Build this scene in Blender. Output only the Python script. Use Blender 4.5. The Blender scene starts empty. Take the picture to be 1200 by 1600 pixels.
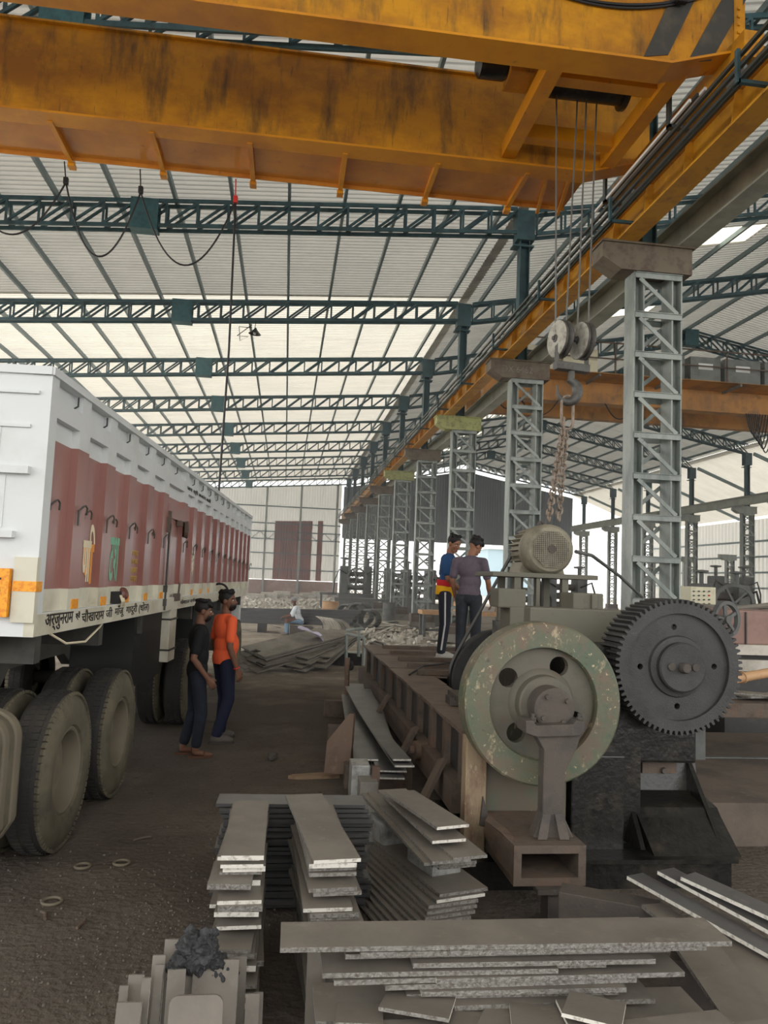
import bpy, bmesh, math, random
from mathutils import Vector as V, Matrix as M, Euler, noise as mnoise
from mathutils.geometry import delaunay_2d_cdt

sc = bpy.context.scene
col = sc.collection
PI = math.pi
RND = random.Random(7)

# ---------------------------------------------------------------- camera
F = 1202.0
HC = 1.9
_y = V(((445-600)/F, (900-800)/F, 1.0)).normalized()
_h = V((1, 0.04, 0))
_x = (_h - _y*_h.dot(_y)).normalized()
_z = _x.cross(_y)
RW = M((_x, _y, _z))                      # rows: world axes in camera (right, down, forward)
CAM = V((0, 0, HC))

cd = bpy.data.cameras.new('camera')
cam = bpy.data.objects.new('camera', cd)
col.objects.link(cam)
cd.sensor_width = 36
cd.lens = F/1600*36
cd.clip_end = 400
cd.clip_start = 0.05
m4 = M.Identity(4)
for i in range(3):
    m4[i][0] = RW[i][0]
    m4[i][1] = -RW[i][1]
    m4[i][2] = -RW[i][2]
    m4[i][3] = CAM[i]
cam.matrix_world = m4
sc.camera = cam

# ---------------------------------------------------------------- world, sun, exposure
w = bpy.data.worlds.new('sky')
sc.world = w
w.use_nodes = True
nt = w.node_tree
bg = nt.nodes['Background']
bg.inputs[0].default_value = (1.0, 0.99, 0.965, 1)
bg.inputs[1].default_value = 2.2
sd = bpy.data.lights.new('sun', 'SUN')
sd.energy = 5.0
sd.angle = math.radians(6)
sd.color = (1.0, 0.96, 0.88)
so = bpy.data.objects.new('sun', sd)
col.objects.link(so)
so.rotation_euler = V((-0.30, -0.80, -0.50)).to_track_quat('-Z', 'Y').to_euler()
sc.view_settings.view_transform = 'Standard'
sc.view_settings.look = 'None'
sc.view_settings.gamma = 1
sc.view_settings.exposure = 0.36
sc.view_settings.use_curve_mapping = False
try:
    sc.cycles.use_denoising = True
    sc.cycles.max_bounces = 8
    sc.cycles.diffuse_bounces = 5
    sc.cycles.glossy_bounces = 3
    sc.cycles.sample_clamp_indirect = 6
except Exception:
    pass

# ---------------------------------------------------------------- helpers
def ray(u, v):
    return RW @ V(((u-600)/F, (v-800)/F, 1.0))
def aty(u, v, y):
    r = ray(u, v)
    return CAM + r*(y/r.y)
def atz(u, v, z=0.0):
    r = ray(u, v)
    return CAM + r*((z-HC)/r.z)
def atx(u, v, x):
    r = ray(u, v)
    return CAM + r*(x/r.x)

def lin(c):
    def f(v):
        v /= 255.0
        return v/12.92 if v <= 0.04045 else ((v+0.055)/1.055)**2.4
    return (f(c[0]), f(c[1]), f(c[2]), 1.0)

def mat(name, c, rough=0.6, metal=0.0, layers=(), bump=0.0, bscale=30.0, spec=0.5, transl=0.0, wave=None, bdist=0.01):
    """layers: (colour, noise scale, low, high, (sx, sy, sz)) wear and dirt of the thing's own, laid over its base colour"""
    m = bpy.data.materials.new(name)
    m.use_nodes = True
    t = m.node_tree
    n = t.nodes
    L = t.links
    b = n['Principled BSDF']
    b.inputs['Roughness'].default_value = rough
    b.inputs['Metallic'].default_value = metal
    b.inputs['Specular IOR Level'].default_value = spec
    b.inputs['Base Color'].default_value = lin(c)
    geo = n.new('ShaderNodeNewGeometry')
    prev = None
    for (lc, s, lo, hi, st) in layers:
        mp = n.new('ShaderNodeMapping')
        mp.inputs['Scale'].default_value = st
        L.new(geo.outputs['Position'], mp.inputs['Vector'])
        nz = n.new('ShaderNodeTexNoise')
        nz.inputs['Scale'].default_value = s
        nz.inputs['Detail'].default_value = 5
        nz.inputs['Roughness'].default_value = 0.65
        L.new(mp.outputs[0], nz.inputs['Vector'])
        mr = n.new('ShaderNodeMapRange')
        mr.inputs['From Min'].default_value = lo
        mr.inputs['From Max'].default_value = hi
        L.new(nz.outputs['Fac'], mr.inputs['Value'])
        mx = n.new('ShaderNodeMix')
        mx.data_type = 'RGBA'
        L.new(mr.outputs[0], mx.inputs['Factor'])
        if prev is None:
            mx.inputs[6].default_value = lin(c)
        else:
            L.new(prev, mx.inputs[6])
        mx.inputs[7].default_value = lin(lc)
        prev = mx.outputs[2]
    if prev is not None:
        L.new(prev, b.inputs['Base Color'])
    if bump > 0:
        nz = n.new('ShaderNodeTexNoise')
        nz.inputs['Scale'].default_value = bscale
        nz.inputs['Detail'].default_value = 6
        L.new(geo.outputs['Position'], nz.inputs['Vector'])
        bp = n.new('ShaderNodeBump')
        bp.inputs['Strength'].default_value = bump
        bp.inputs['Distance'].default_value = bdist
        L.new(nz.outputs['Fac'], bp.inputs['Height'])
        L.new(bp.outputs[0], b.inputs['Normal'])
    if transl > 0:
        tr = n.new('ShaderNodeBsdfTranslucent')
        tr.inputs[0].default_value = lin((250, 247, 238))
        ms = n.new('ShaderNodeMixShader')
        ms.inputs[0].default_value = transl
        out = n['Material Output']
        L.new(b.outputs[0], ms.inputs[1])
        L.new(tr.outputs[0], ms.inputs[2])
        L.new(ms.outputs[0], out.inputs['Surface'])
    return m

class MB:
    """collects shapes in world coordinates; build() links them as one mesh object"""
    def __init__(s):
        s.bm = bmesh.new()
        s.mi = 0
    def _set(s, faces):
        for f in faces:
            f.material_index = s.mi
    def mesh(s, vs, fs):
        bv = [s.bm.verts.new(v) for v in vs]
        out = []
        for f in fs:
            try:
                out.append(s.bm.faces.new([bv[i] for i in f]))
            except ValueError:
                pass
        s._set(out)
        return bv
    def box(s, c, d, rot=None):
        c = V(c)
        hx, hy, hz = d[0]/2, d[1]/2, d[2]/2
        vs = [V((x, y, z)) for x in (-hx, hx) for y in (-hy, hy) for z in (-hz, hz)]
        if rot is not None:
            R = rot if isinstance(rot, M) else Euler(rot).to_matrix()
            vs = [R @ v for v in vs]
        s.mesh([c+v for v in vs], [(0, 1, 3, 2), (4, 6, 7, 5), (0, 4, 5, 1), (2, 3, 7, 6), (0, 2, 6, 4), (1, 5, 7, 3)])
        return s
    def bb(s, x0, x1, y0, y1, z0, z1):
        return s.box(((x0+x1)/2, (y0+y1)/2, (z0+z1)/2), (abs(x1-x0), abs(y1-y0), abs(z1-z0)))
    def bar(s, p, q, a, b=None, up=(0, 0, 1)):
        """box beam p to q: a wide across up, b tall along up"""
        b = a if b is None else b
        p, q = V(p), V(q)
        d = (q-p)
        u = V(up)
        dn = d.normalized()
        if abs(dn.dot(u)) > 0.98:
            u = V((0, 1, 0)) if abs(dn.y) < 0.9 else V((1, 0, 0))
        r = dn.cross(u).normalized()
        u = r.cross(dn)
        R = M((r, dn, u)).transposed()
        return s.box((p+q)/2, (a, d.length, b), R)
    def tube(s, pts, r, seg=8, closed=False, caps=True):
        pts = [V(p) for p in pts]
        n = len(pts)
        rings = []
        pu = None
        for i, p in enumerate(pts):
            if closed:
                d = pts[(i+1) % n]-pts[i-1]
            else:
                d = pts[min(i+1, n-1)]-pts[max(i-1, 0)]
            d.normalize()
            if pu is None:
                pu = V((0, 0, 1)) if abs(d.z) < 0.9 else V((1, 0, 0))
            a = d.cross(pu)
            if a.length < 1e-4:
                a = d.cross(V((0.3, 1, 0.2)))
            a.normalize()
            b = a.cross(d)
            pu = b
            rr = r[i] if isinstance(r, (list, tuple)) else r
            rings.append([s.bm.verts.new(p+a*math.cos(2*PI*k/seg)*rr+b*math.sin(2*PI*k/seg)*rr) for k in range(seg)])
        fs = []
        for i in range(n if closed else n-1):
            A, B = rings[i], rings[(i+1) % n]
            for k in range(seg):
                fs.append(s.bm.faces.new((A[k], A[(k+1) % seg], B[(k+1) % seg], B[k])))
        if caps and not closed:
            fs.append(s.bm.faces.new(rings[0][::-1]))
            fs.append(s.bm.faces.new(rings[-1]))
        s._set(fs)
        return s
    def lathe(s, prof, o, axis, seg=48):
        """prof: (radius, height along axis)"""
        o = V(o)
        ax = V(axis).normalized()
        a = ax.orthogonal().normalized()
        b = ax.cross(a)
        rings = []
        for (r, h) in prof:
            if r < 1e-5:
                rings.append([s.bm.verts.new(o+ax*h)])
            else:
                rings.append([s.bm.verts.new(o+ax*h+(a*math.cos(2*PI*k/seg)+b*math.sin(2*PI*k/seg))*r) for k in range(seg)])
        fs = []
        for A, B in zip(rings, rings[1:]):
            for k in range(seg):
                k2 = (k+1) % seg
                if len(A) == 1 and len(B) == 1:
                    continue
                if len(A) == 1:
                    fs.append(s.bm.faces.new((A[0], B[k2], B[k])))
                elif len(B) == 1:
                    fs.append(s.bm.faces.new((A[k], A[k2], B[0])))
                else:
                    fs.append(s.bm.faces.new((A[k], A[k2], B[k2], B[k])))
        s._set(fs)
        return s
    def prism(s, poly, vec):
        """closed 3D polygon swept along vec"""
        poly = [V(p) for p in poly]
        vec = V(vec)
        n = len(poly)
        bv = [s.bm.verts.new(p) for p in poly]+[s.bm.verts.new(p+vec) for p in poly]
        fs = [s.bm.faces.new(bv[:n][::-1]), s.bm.faces.new(bv[n:])]
        for i in range(n):
            j = (i+1) % n
            fs.append(s.bm.faces.new((bv[i], bv[j], bv[n+j], bv[n+i])))
        s._set(fs)
        return s
    def holed(s, outer, holes, frame, thick):
        """plate with real holes. outer/holes: 2D loops; frame: (origin, ux, uy, normal)"""
        o, ux, uy, nn = [V(f) for f in frame]
        pts, edges = [], []
        for loop in [outer]+holes:
            k = len(pts)
            pts += [V((p[0], p[1])) for p in loop]
            edges += [(k+i, k+(i+1) % len(loop)) for i in range(len(loop))]
        vo, eo, fo, *_ = delaunay_2d_cdt(pts, edges, [], 1, 1e-6)
        def inside(q, loop):
            r = False
            for i in range(len(loop)):
                (xa, ya), (xb, yb) = loop[i], loop[i-1]
                if (ya > q[1]) != (yb > q[1]) and q[0] < (xb-xa)*(q[1]-ya)/(yb-ya)+xa:
                    r = not r
            return r
        keep = []
        for f in fo:
            q = (sum(vo[i].x for i in f)/len(f), sum(vo[i].y for i in f)/len(f))
            if inside(q, outer) and not any(inside(q, h) for h in holes):
                keep.append(f)
        fo = keep
        A = [s.bm.verts.new(o+ux*p[0]+uy*p[1]) for p in vo]
        B = [s.bm.verts.new(o+ux*p[0]+uy*p[1]+nn*thick) for p in vo]
        fs = []
        cnt = {}
        for f in fo:
            fs.append(s.bm.faces.new([A[i] for i in f][::-1]))
            fs.append(s.bm.faces.new([B[i] for i in f]))
            for i in range(len(f)):
                e = (f[i], f[(i+1) % len(f)])
                cnt[e] = 1
        for (i, j) in cnt:
            if (j, i) not in cnt:
                fs.append(s.bm.faces.new((A[i], A[j], B[j], B[i])))
        s._set(fs)
        return s
    def build(s, name, m, parent=None, smooth=False, bevel=0.0, angle=35):
        bm = s.bm
        bmesh.ops.recalc_face_normals(bm, faces=bm.faces)
        if bevel > 0:
            es = [e for e in bm.edges if len(e.link_faces) == 2 and e.calc_face_angle(0) > 0.6]
            bmesh.ops.bevel(bm, geom=es, offset=bevel, segments=2, affect='EDGES', profile=0.6)
        lo = V((1e9,)*3)
        hi = V((-1e9,)*3)
        for v in bm.verts:
            for k in range(3):
                lo[k] = min(lo[k], v.co[k])
                hi[k] = max(hi[k], v.co[k])
        c = (lo+hi)/2
        if parent is None:
            c.z = lo.z
        for v in bm.verts:
            v.co -= c
        if smooth:
            for f in bm.faces:
                f.smooth = True
            for e in bm.edges:
                if len(e.link_faces) == 2 and e.calc_face_angle(0) > math.radians(angle):
                    e.smooth = False
        me = bpy.data.meshes.new(name)
        bm.to_mesh(me)
        bm.free()
        for x in (m if isinstance(m, (list, tuple)) else [m]):
            me.materials.append(x)
        o = bpy.data.objects.new(name, me)
        col.objects.link(o)
        o.location = c
        if parent is not None:
            adopt(o, parent)
        return o

WPOS = {}
def wloc(o):
    return WPOS.get(o.name, o.location)
def adopt(o, parent):
    """o.location holds a world position: make it local to its parent (parents are turned only after their parts are in)"""
    WPOS[o.name] = o.location.copy()
    o.parent = parent
    o.location = o.location - wloc(parent)
def tag(o, label=None, cat=None, group=None, kind=None):
    if label:
        o['label'] = label
    if cat:
        o['category'] = cat
    if group:
        o['group'] = group
    if kind:
        o['kind'] = kind
    return o
def thing(name, label, cat, loc=(0, 0, 0), group=None):
    o = bpy.data.objects.new(name, None)
    o.empty_display_size = 0.1
    col.objects.link(o)
    o.location = loc
    return tag(o, label, cat, group)
def copy_tree(o, kids, parent=None):
    c = o.copy()
    col.objects.link(c)
    if parent is not None:
        c.parent = parent
    for ch in kids.get(o.name, ()):
        copy_tree(ch, kids, c)
    return c
def kids_of(root):
    d = {}
    def go(o):
        d[o.name] = list(o.children)
        for k in d[o.name]:
            go(k)
    go(root)
    return d
def circ(cx, cy, r, n, a0=0.0):
    return [(cx+r*math.cos(a0+2*PI*k/n), cy+r*math.sin(a0+2*PI*k/n)) for k in range(n)]
ORD = ['first', 'second', 'third', 'fourth', 'fifth', 'sixth', 'seventh', 'eighth', 'ninth', 'tenth', 'eleventh', 'twelfth', 'thirteenth', 'fourteenth', 'fifteenth', 'sixteenth', 'seventeenth', 'eighteenth', 'nineteenth', 'twentieth', 'twenty-first', 'twenty-second', 'twenty-third', 'twenty-fourth', 'twenty-fifth', 'twenty-sixth', 'twenty-seventh', 'twenty-eighth', 'twenty-ninth', 'thirtieth']

# ---------------------------------------------------------------- materials
U1 = (1, 1, 1)
MT = {}
MT['dirt'] = mat('dirt_floor', (97, 89, 81), 0.95, layers=[((78, 70, 63), 0.35, 0.42, 0.62, U1), ((108, 100, 91), 1.1, 0.5, 0.78, U1), ((58, 51, 47), 9, 0.58, 0.8, U1)], bump=0.8, bscale=22, spec=0.15, bdist=0.03)
MT['teal'] = mat('teal_paint', (62, 92, 98), 0.55, layers=[((44, 62, 66), 3, 0.45, 0.7, U1), ((96, 84, 74), 14, 0.66, 0.8, U1)])
MT['tealplate'] = mat('teal_splice_plate', (62, 106, 112), 0.5, layers=[((44, 70, 74), 6, 0.45, 0.75, U1)])
MT['colgrey'] = mat('grey_column_paint', (158, 164, 158), 0.45, layers=[((120, 128, 124), 2.5, 0.42, 0.65, (1, 1, 0.4)), ((92, 76, 64), 9, 0.62, 0.8, U1)], spec=0.4)
MT['purlin'] = mat('galvanised_purlin', (118, 134, 136), 0.45, 0.3)
MT['roof'] = mat('roof_sheet', (164, 163, 156), 0.42, 0.15, layers=[((136, 134, 126), 0.35, 0.4, 0.65, (1, 3, 1)), ((118, 110, 98), 3, 0.62, 0.85, (0.3, 3, 1))], transl=0.10)  # steel roof made translucent so its glow fills the hall
MT['rooffar'] = mat('pale_fibre_roof_sheet', (196, 190, 172), 0.5, 0.0, layers=[((170, 162, 142), 0.35, 0.4, 0.65, (1, 3, 1)), ((140, 130, 110), 3, 0.62, 0.85, (0.3, 3, 1))], transl=0.27)  # stronger glow added so the far sheets light the hall and haze
MT['roofgrey'] = mat('weathered_roof_sheet', (150, 152, 142), 0.5, 0.15, layers=[((112, 114, 108), 0.35, 0.4, 0.65, (1, 3, 1)), ((92, 90, 84), 3, 0.62, 0.85, (0.3, 3, 1))], transl=0.09)  # slight glow added to lighten an opaque roof from below
MT['skylight'] = mat('translucent_roof_sheet', (240, 240, 235), 0.4, transl=0.85)
MT['wallsheet'] = mat('galvanised_wall_sheet', (158, 162, 160), 0.5, 0.2, layers=[((122, 122, 116), 0.5, 0.42, 0.7, (1, 1, 0.3)), ((112, 92, 78), 2.2, 0.62, 0.8, (1.5, 1, 0.25))], transl=0.16)  # glow of the sun outside put into the metal sheet
MT['wallrust'] = mat('red_oxide_wall_sheet', (150, 84, 66), 0.7, layers=[((112, 66, 54), 0.9, 0.4, 0.65, (1.5, 1, 0.3)), ((168, 150, 138), 2.5, 0.6, 0.8, (2, 1, 0.3))])
MT['walldark'] = mat('grey_wall_sheet', (110, 118, 124), 0.5, 0.2, layers=[((74, 80, 86), 0.6, 0.42, 0.7, (1, 1, 0.3))])
MT['panelwall'] = mat('pale_wall_sheet', (196, 200, 192), 0.5, 0.1, layers=[((168, 172, 166), 0.6, 0.42, 0.7, (1, 1, 0.3))], transl=0.3)  # glow put in to brighten the side wall
MT['crane'] = mat('crane_yellow', (214, 148, 22), 0.42, layers=[((172, 112, 26), 1.1, 0.40, 0.62, (1, 1, 1.6)), ((74, 58, 40), 1.5, 0.50, 0.74, (2.2, 1, 0.5)), ((58, 48, 38), 7, 0.62, 0.8, (3, 1, 0.4))], spec=0.5)
MT['cranefl'] = mat('crane_orange_flange', (224, 150, 26), 0.33, layers=[((192, 122, 36), 0.9, 0.42, 0.66, U1), ((96, 70, 40), 5, 0.64, 0.82, U1)], spec=0.6)
MT['walkpl'] = mat('crane_walkway_plate', (214, 142, 58), 0.16, layers=[((184, 116, 52), 1.0, 0.42, 0.66, U1), ((120, 84, 50), 6, 0.62, 0.82, U1)], bump=0.25, bscale=2.2, spec=0.8, bdist=0.05)
MT['stripe'] = mat('grey_hazard_stripe', (66, 64, 60), 0.5, layers=[((92, 84, 70), 4, 0.5, 0.75, U1)])
MT['darkgrime'] = mat('black_grease', (32, 31, 29), 0.3, layers=[((60, 54, 46), 5, 0.5, 0.72, U1), ((16, 16, 16), 13, 0.45, 0.7, U1)], bump=0.35, bscale=28)
MT['rust'] = mat('rusty_steel', (92, 80, 70), 0.75, layers=[((108, 82, 64), 4, 0.5, 0.74, U1), ((66, 56, 50), 9, 0.5, 0.75, U1)], bump=0.3, bscale=40)
MT['rustcap'] = mat('rusty_corbel', (112, 102, 86), 0.7, layers=[((84, 66, 58), 4, 0.45, 0.7, U1)])
MT['limecap'] = mat('faded_lime_corbel', (172, 176, 116), 0.7, layers=[((124, 120, 84), 6, 0.48, 0.7, U1), ((86, 78, 64), 14, 0.55, 0.75, U1)])
MT['concrete'] = mat('concrete', (132, 128, 120), 0.9, layers=[((98, 94, 88), 3, 0.45, 0.7, U1)], bump=0.5, bscale=30)
MT['cable'] = mat('black_cable', (26, 26, 27), 0.5)
MT['wire'] = mat('steel_wire_rope', (120, 120, 116), 0.45, 0.5)
MT['white'] = mat('white_paint', (226, 227, 226), 0.4)
MT['brick'] = mat('brick_wall', (150, 118, 104), 0.85, layers=[((178, 150, 136), 1.2, 0.45, 0.7, U1), ((112, 92, 84), 5, 0.5, 0.75, U1)])

# ---------------------------------------------------------------- setting
YB = 73.0          # back wall
XL, XM, XR, XW = -13.0, 5.42, 28.0, 36.0
def zb(x):         # underside of the roof trusses
    if x <= XM:
        return 10.44+0.08*(x-5.1)
    if x <= 17:
        return 10.4+0.19*(x-XM)
    return 12.6-0.19*(x-17)
def zt(x):
    return zb(x)+0.68

b = MB()
b.mesh([(-60, -25, 0), (90, -25, 0), (90, 140, 0), (-60, 140, 0)], [(0, 1, 2, 3)])
tag(b.build('floor', MT['dirt']), kind='structure')
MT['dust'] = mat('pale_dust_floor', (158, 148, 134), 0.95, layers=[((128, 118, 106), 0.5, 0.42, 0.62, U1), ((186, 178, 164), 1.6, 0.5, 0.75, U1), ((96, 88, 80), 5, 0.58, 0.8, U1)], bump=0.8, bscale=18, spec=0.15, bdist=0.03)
def sunlit_fade(m, near, y0, y1):
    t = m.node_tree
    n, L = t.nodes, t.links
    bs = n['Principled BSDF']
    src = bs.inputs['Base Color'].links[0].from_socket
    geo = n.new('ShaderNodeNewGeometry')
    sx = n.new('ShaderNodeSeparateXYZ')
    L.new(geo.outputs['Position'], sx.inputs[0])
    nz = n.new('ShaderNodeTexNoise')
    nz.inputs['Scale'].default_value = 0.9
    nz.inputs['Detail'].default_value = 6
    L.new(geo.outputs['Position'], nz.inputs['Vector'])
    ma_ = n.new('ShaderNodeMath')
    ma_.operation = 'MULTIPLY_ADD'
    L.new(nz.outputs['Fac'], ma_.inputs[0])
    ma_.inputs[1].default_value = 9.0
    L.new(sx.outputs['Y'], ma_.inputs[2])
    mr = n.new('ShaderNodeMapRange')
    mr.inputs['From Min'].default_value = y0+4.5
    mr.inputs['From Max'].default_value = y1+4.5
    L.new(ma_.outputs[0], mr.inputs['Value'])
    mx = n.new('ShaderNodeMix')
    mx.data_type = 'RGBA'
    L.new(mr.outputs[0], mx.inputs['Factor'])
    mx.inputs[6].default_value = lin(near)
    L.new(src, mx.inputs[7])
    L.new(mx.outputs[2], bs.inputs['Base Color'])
sunlit_fade(MT['dust'], (88, 80, 73), 11.5, 17.5)  # sunlit brightening of the far floor put into the dust colour
MT['ground'] = mat('pale_outdoor_ground', (188, 182, 170), 0.95)  # toned pale to bounce outdoor light into the hall
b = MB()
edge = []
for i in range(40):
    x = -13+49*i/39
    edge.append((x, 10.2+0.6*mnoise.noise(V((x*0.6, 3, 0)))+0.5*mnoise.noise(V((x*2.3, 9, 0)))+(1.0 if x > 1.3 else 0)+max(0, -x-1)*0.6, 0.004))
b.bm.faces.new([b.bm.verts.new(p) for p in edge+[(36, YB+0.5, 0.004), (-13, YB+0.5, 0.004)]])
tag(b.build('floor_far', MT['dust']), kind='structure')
b = MB()
b.mesh([(-60, YB+0.5, 0.006), (90, YB+0.5, 0.006), (90, 139, 0.006), (-60, 139, 0.006)], [(0, 1, 2, 3)])
b.mesh([(XL-45, -24, 0.006), (XL, -24, 0.006), (XL, YB+0.5, 0.006), (XL-45, YB+0.5, 0.006)], [(0, 1, 2, 3)])
tag(b.build('ground', MT['ground']), kind='structure')

def corrugated(name, m, xs, zf, y0, y1, pitch=0.2, depth=0.05, skip=None):
    """roof sheet: troughs run along x, profile steps along y"""
    b = MB()
    ys = []
    n = int((y1-y0)/pitch)
    for i in range(n):
        y = y0+i*pitch
        ys += [(y, 0), (y+pitch*0.3, 0), (y+pitch*0.42, depth), (y+pitch*0.88, depth)]
    ys.append((y0+n*pitch, 0))
    g = [[b.bm.verts.new((x, y, zf(x)+d)) for x in xs] for (y, d) in ys]
    for i in range(len(ys)-1):
        for k in range(len(xs)-1):
            if skip and skip((ys[i][0]+ys[i+1][0])/2, (xs[k]+xs[k+1])/2):
                continue
            b.bm.faces.new((g[i][k], g[i][k+1], g[i+1][k+1], g[i+1][k]))
    return b.build(name, m)
SKY_Y = [7.7+6.6*k for k in range(10)]
SKX = (10.5, 13.6)
def in_sky(y, x):
    return SKX[0] < x < SKX[1] and any(abs(y-s) < 0.6 for s in SKY_Y)
RY0 = -7.0  # unseen roof carried on behind the camera to cut front sky light
tag(corrugated('ceiling_west', MT['roof'], [XL, -4, 5.6], lambda x: zt(x)+0.16, RY0, 24.4), kind='structure')
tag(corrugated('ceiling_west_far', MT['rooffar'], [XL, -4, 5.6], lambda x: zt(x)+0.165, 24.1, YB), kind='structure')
tag(corrugated('ceiling_centre', MT['roofgrey'], [5.3, SKX[0], SKX[1], 17.05], lambda x: 11.08+0.19*(x-XM)+0.16, RY0, YB, skip=in_sky), kind='structure')
tag(corrugated('ceiling_east', MT['roofgrey'], [16.95, 22, XR+0.4], lambda x: 13.28-0.19*(x-17)+0.16, RY0, YB), kind='structure')
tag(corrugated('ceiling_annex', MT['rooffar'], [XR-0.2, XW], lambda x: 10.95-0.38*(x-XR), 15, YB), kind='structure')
for k, sy in enumerate(SKY_Y):
    b = MB()
    z0 = 11.08+0.19*(SKX[0]-XM)+0.18
    z1 = 11.08+0.19*(SKX[1]-XM)+0.18
    b.prism([(SKX[0]-0.1, sy-0.7, z0-0.02), (SKX[1]+0.1, sy-0.7, z1+0.02), (SKX[1]+0.1, sy-0.7, z1+0.024), (SKX[0]-0.1, sy-0.7, z0-0.016)], (0, 1.4, 0))
    tag(b.build('window_%d' % (k+1), MT['skylight']), kind='structure')

def wall_sheet(name, mats, x0, x1, y, zlo, zhi, pitch=0.25, depth=0.04, pick=None, axis='x'):
    """vertical ribbed cladding between zlo and zhi(x)"""
    b = MB()
    n = int(abs(x1-x0)/pitch)
    prof = []
    for i in range(n):
        x = x0+i*pitch
        prof += [(x, 0), (x+pitch*0.35, 0), (x+pitch*0.47, -depth), (x+pitch*0.88, -depth)]
    prof.append((x0+n*pitch, 0))
    zz = [0.0, 0.2, 0.45, 0.62, 1.0]
    g = []
    for (x, d) in prof:
        hi = zhi(x)
        p = []
        for t in zz:
            z = zlo+(hi-zlo)*t
            p.append(b.bm.verts.new((x, y+d, z) if axis == 'x' else (y+d, x, z)))
        g.append(p)
    for i in range(len(prof)-1):
        for k in range(len(zz)-1):
            f = b.bm.faces.new((g[i][k], g[i+1][k], g[i+1][k+1], g[i][k+1]))
            if pick:
                f.material_index = pick((prof[i][0]+prof[i+1][0])/2, k)
    return b.build(name, mats)
tag(wall_sheet('wall_back_west', [MT['wallsheet'], MT['wallrust']], XL, 5.0, YB, 1.55, lambda x: zt(x)-0.25, pick=lambda x, k: 1 if (-1.2 < x < 3.4 and k < 3 and not (2.4 < x < 2.9)) or (-7 < x < -5 and k < 1) else 0), kind='structure')
tag(wall_sheet('wall_back_centre', [MT['walldark']], 5.2, XR, YB, 5.7, lambda x: zt(x)-0.5), kind='structure')
tag(wall_sheet('wall_east', [MT['panelwall']], 14, YB, XW, 1.2, lambda y: 7.72, pitch=0.5, axis='y'), kind='structure')
b = MB()
b.bb(XL, 5.0, YB-0.15, YB+0.1, 0, 1.5)
tag(b.build('wall_back_plinth', MT['brick']), kind='structure')
b = MB()
b.bb(XW-0.15, XW+0.1, 14, YB, 0, 1.2)
tag(b.build('wall_east_plinth', MT['concrete']), kind='structure')
for k, z in enumerate((2.5, 4.0, 6.8, 8.4)):
    b = MB()
    b.bb(XL, 5.0, YB-0.22, YB-0.06, z-0.05, z+0.05)
    tag(b.build('trim_%d' % (k+1), MT['teal']), kind='structure')
for k, z in enumerate((2.4, 3.6, 4.8, 6.0)):
    b = MB()
    b.bb(XW-0.25, XW-0.06, 14, YB, z-0.07, z+0.07)
    tag(b.build('trim_%d' % (k+5), MT['purlin']), kind='structure')
b = MB()
for x in (-8.5, -2.0, 1.2, 4.6):
    b.bb(x-0.1, x+0.1, YB-0.45, YB-0.22, 0, zb(x)+0.3)
tag(b.build('trim_9', MT['colgrey']), kind='structure')

# wind girder on the back wall
g = thing('wind_girder', 'horizontal lattice girder across the pale back wall', 'girder', (-4, YB-0.7, 5.9))
b = MB(); b.bb(XL, 5.0, YB-0.58, YB-0.44, 5.95, 6.05); b.build('chord', MT['teal'], g)
b = MB(); b.bb(XL, 5.0, YB-0.58, YB-0.44, 5.25, 5.35); b.build('chord', MT['teal'], g)
for i in range(24):
    x = XL+0.75*i
    b = MB(); b.bar((x, YB-0.5, 5.3), (x+0.75, YB-0.5, 6.0) if i % 2 else (x+0.75, YB-0.5, 5.3+0.0), 0.06)
    if i % 2 == 0:
        b = MB(); b.bar((x+0.75, YB-0.5, 5.3), (x, YB-0.5, 6.0), 0.06)
    b.build('brace', MT['teal'], g)

# ---------------------------------------------------------------- purlins
for k in range(14):
    x = 4.9-1.31*k
    if x < XL:
        break
    b = MB()
    b.bb(x-0.035, x+0.035, RY0, YB-0.1, zt(x)+0.0, zt(x)+0.15)
    tag(b.build('roof_purlin', MT['purlin']), 'thin roof purlin of the crane bay, %s from the middle column row' % ORD[k], 'roof purlin', 'purlins over the crane bay')
for k in range(17):
    x = 6.0+1.36*k
    z = zt(x)
    b = MB()
    b.bb(x-0.035, x+0.035, RY0, YB-0.1, z+0.0, z+0.15)
    tag(b.build('roof_purlin', MT['purlin']), 'thin roof purlin of the gabled far bay, %s from the middle column row' % ORD[k], 'roof purlin', 'purlins over the gabled bay')

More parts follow.
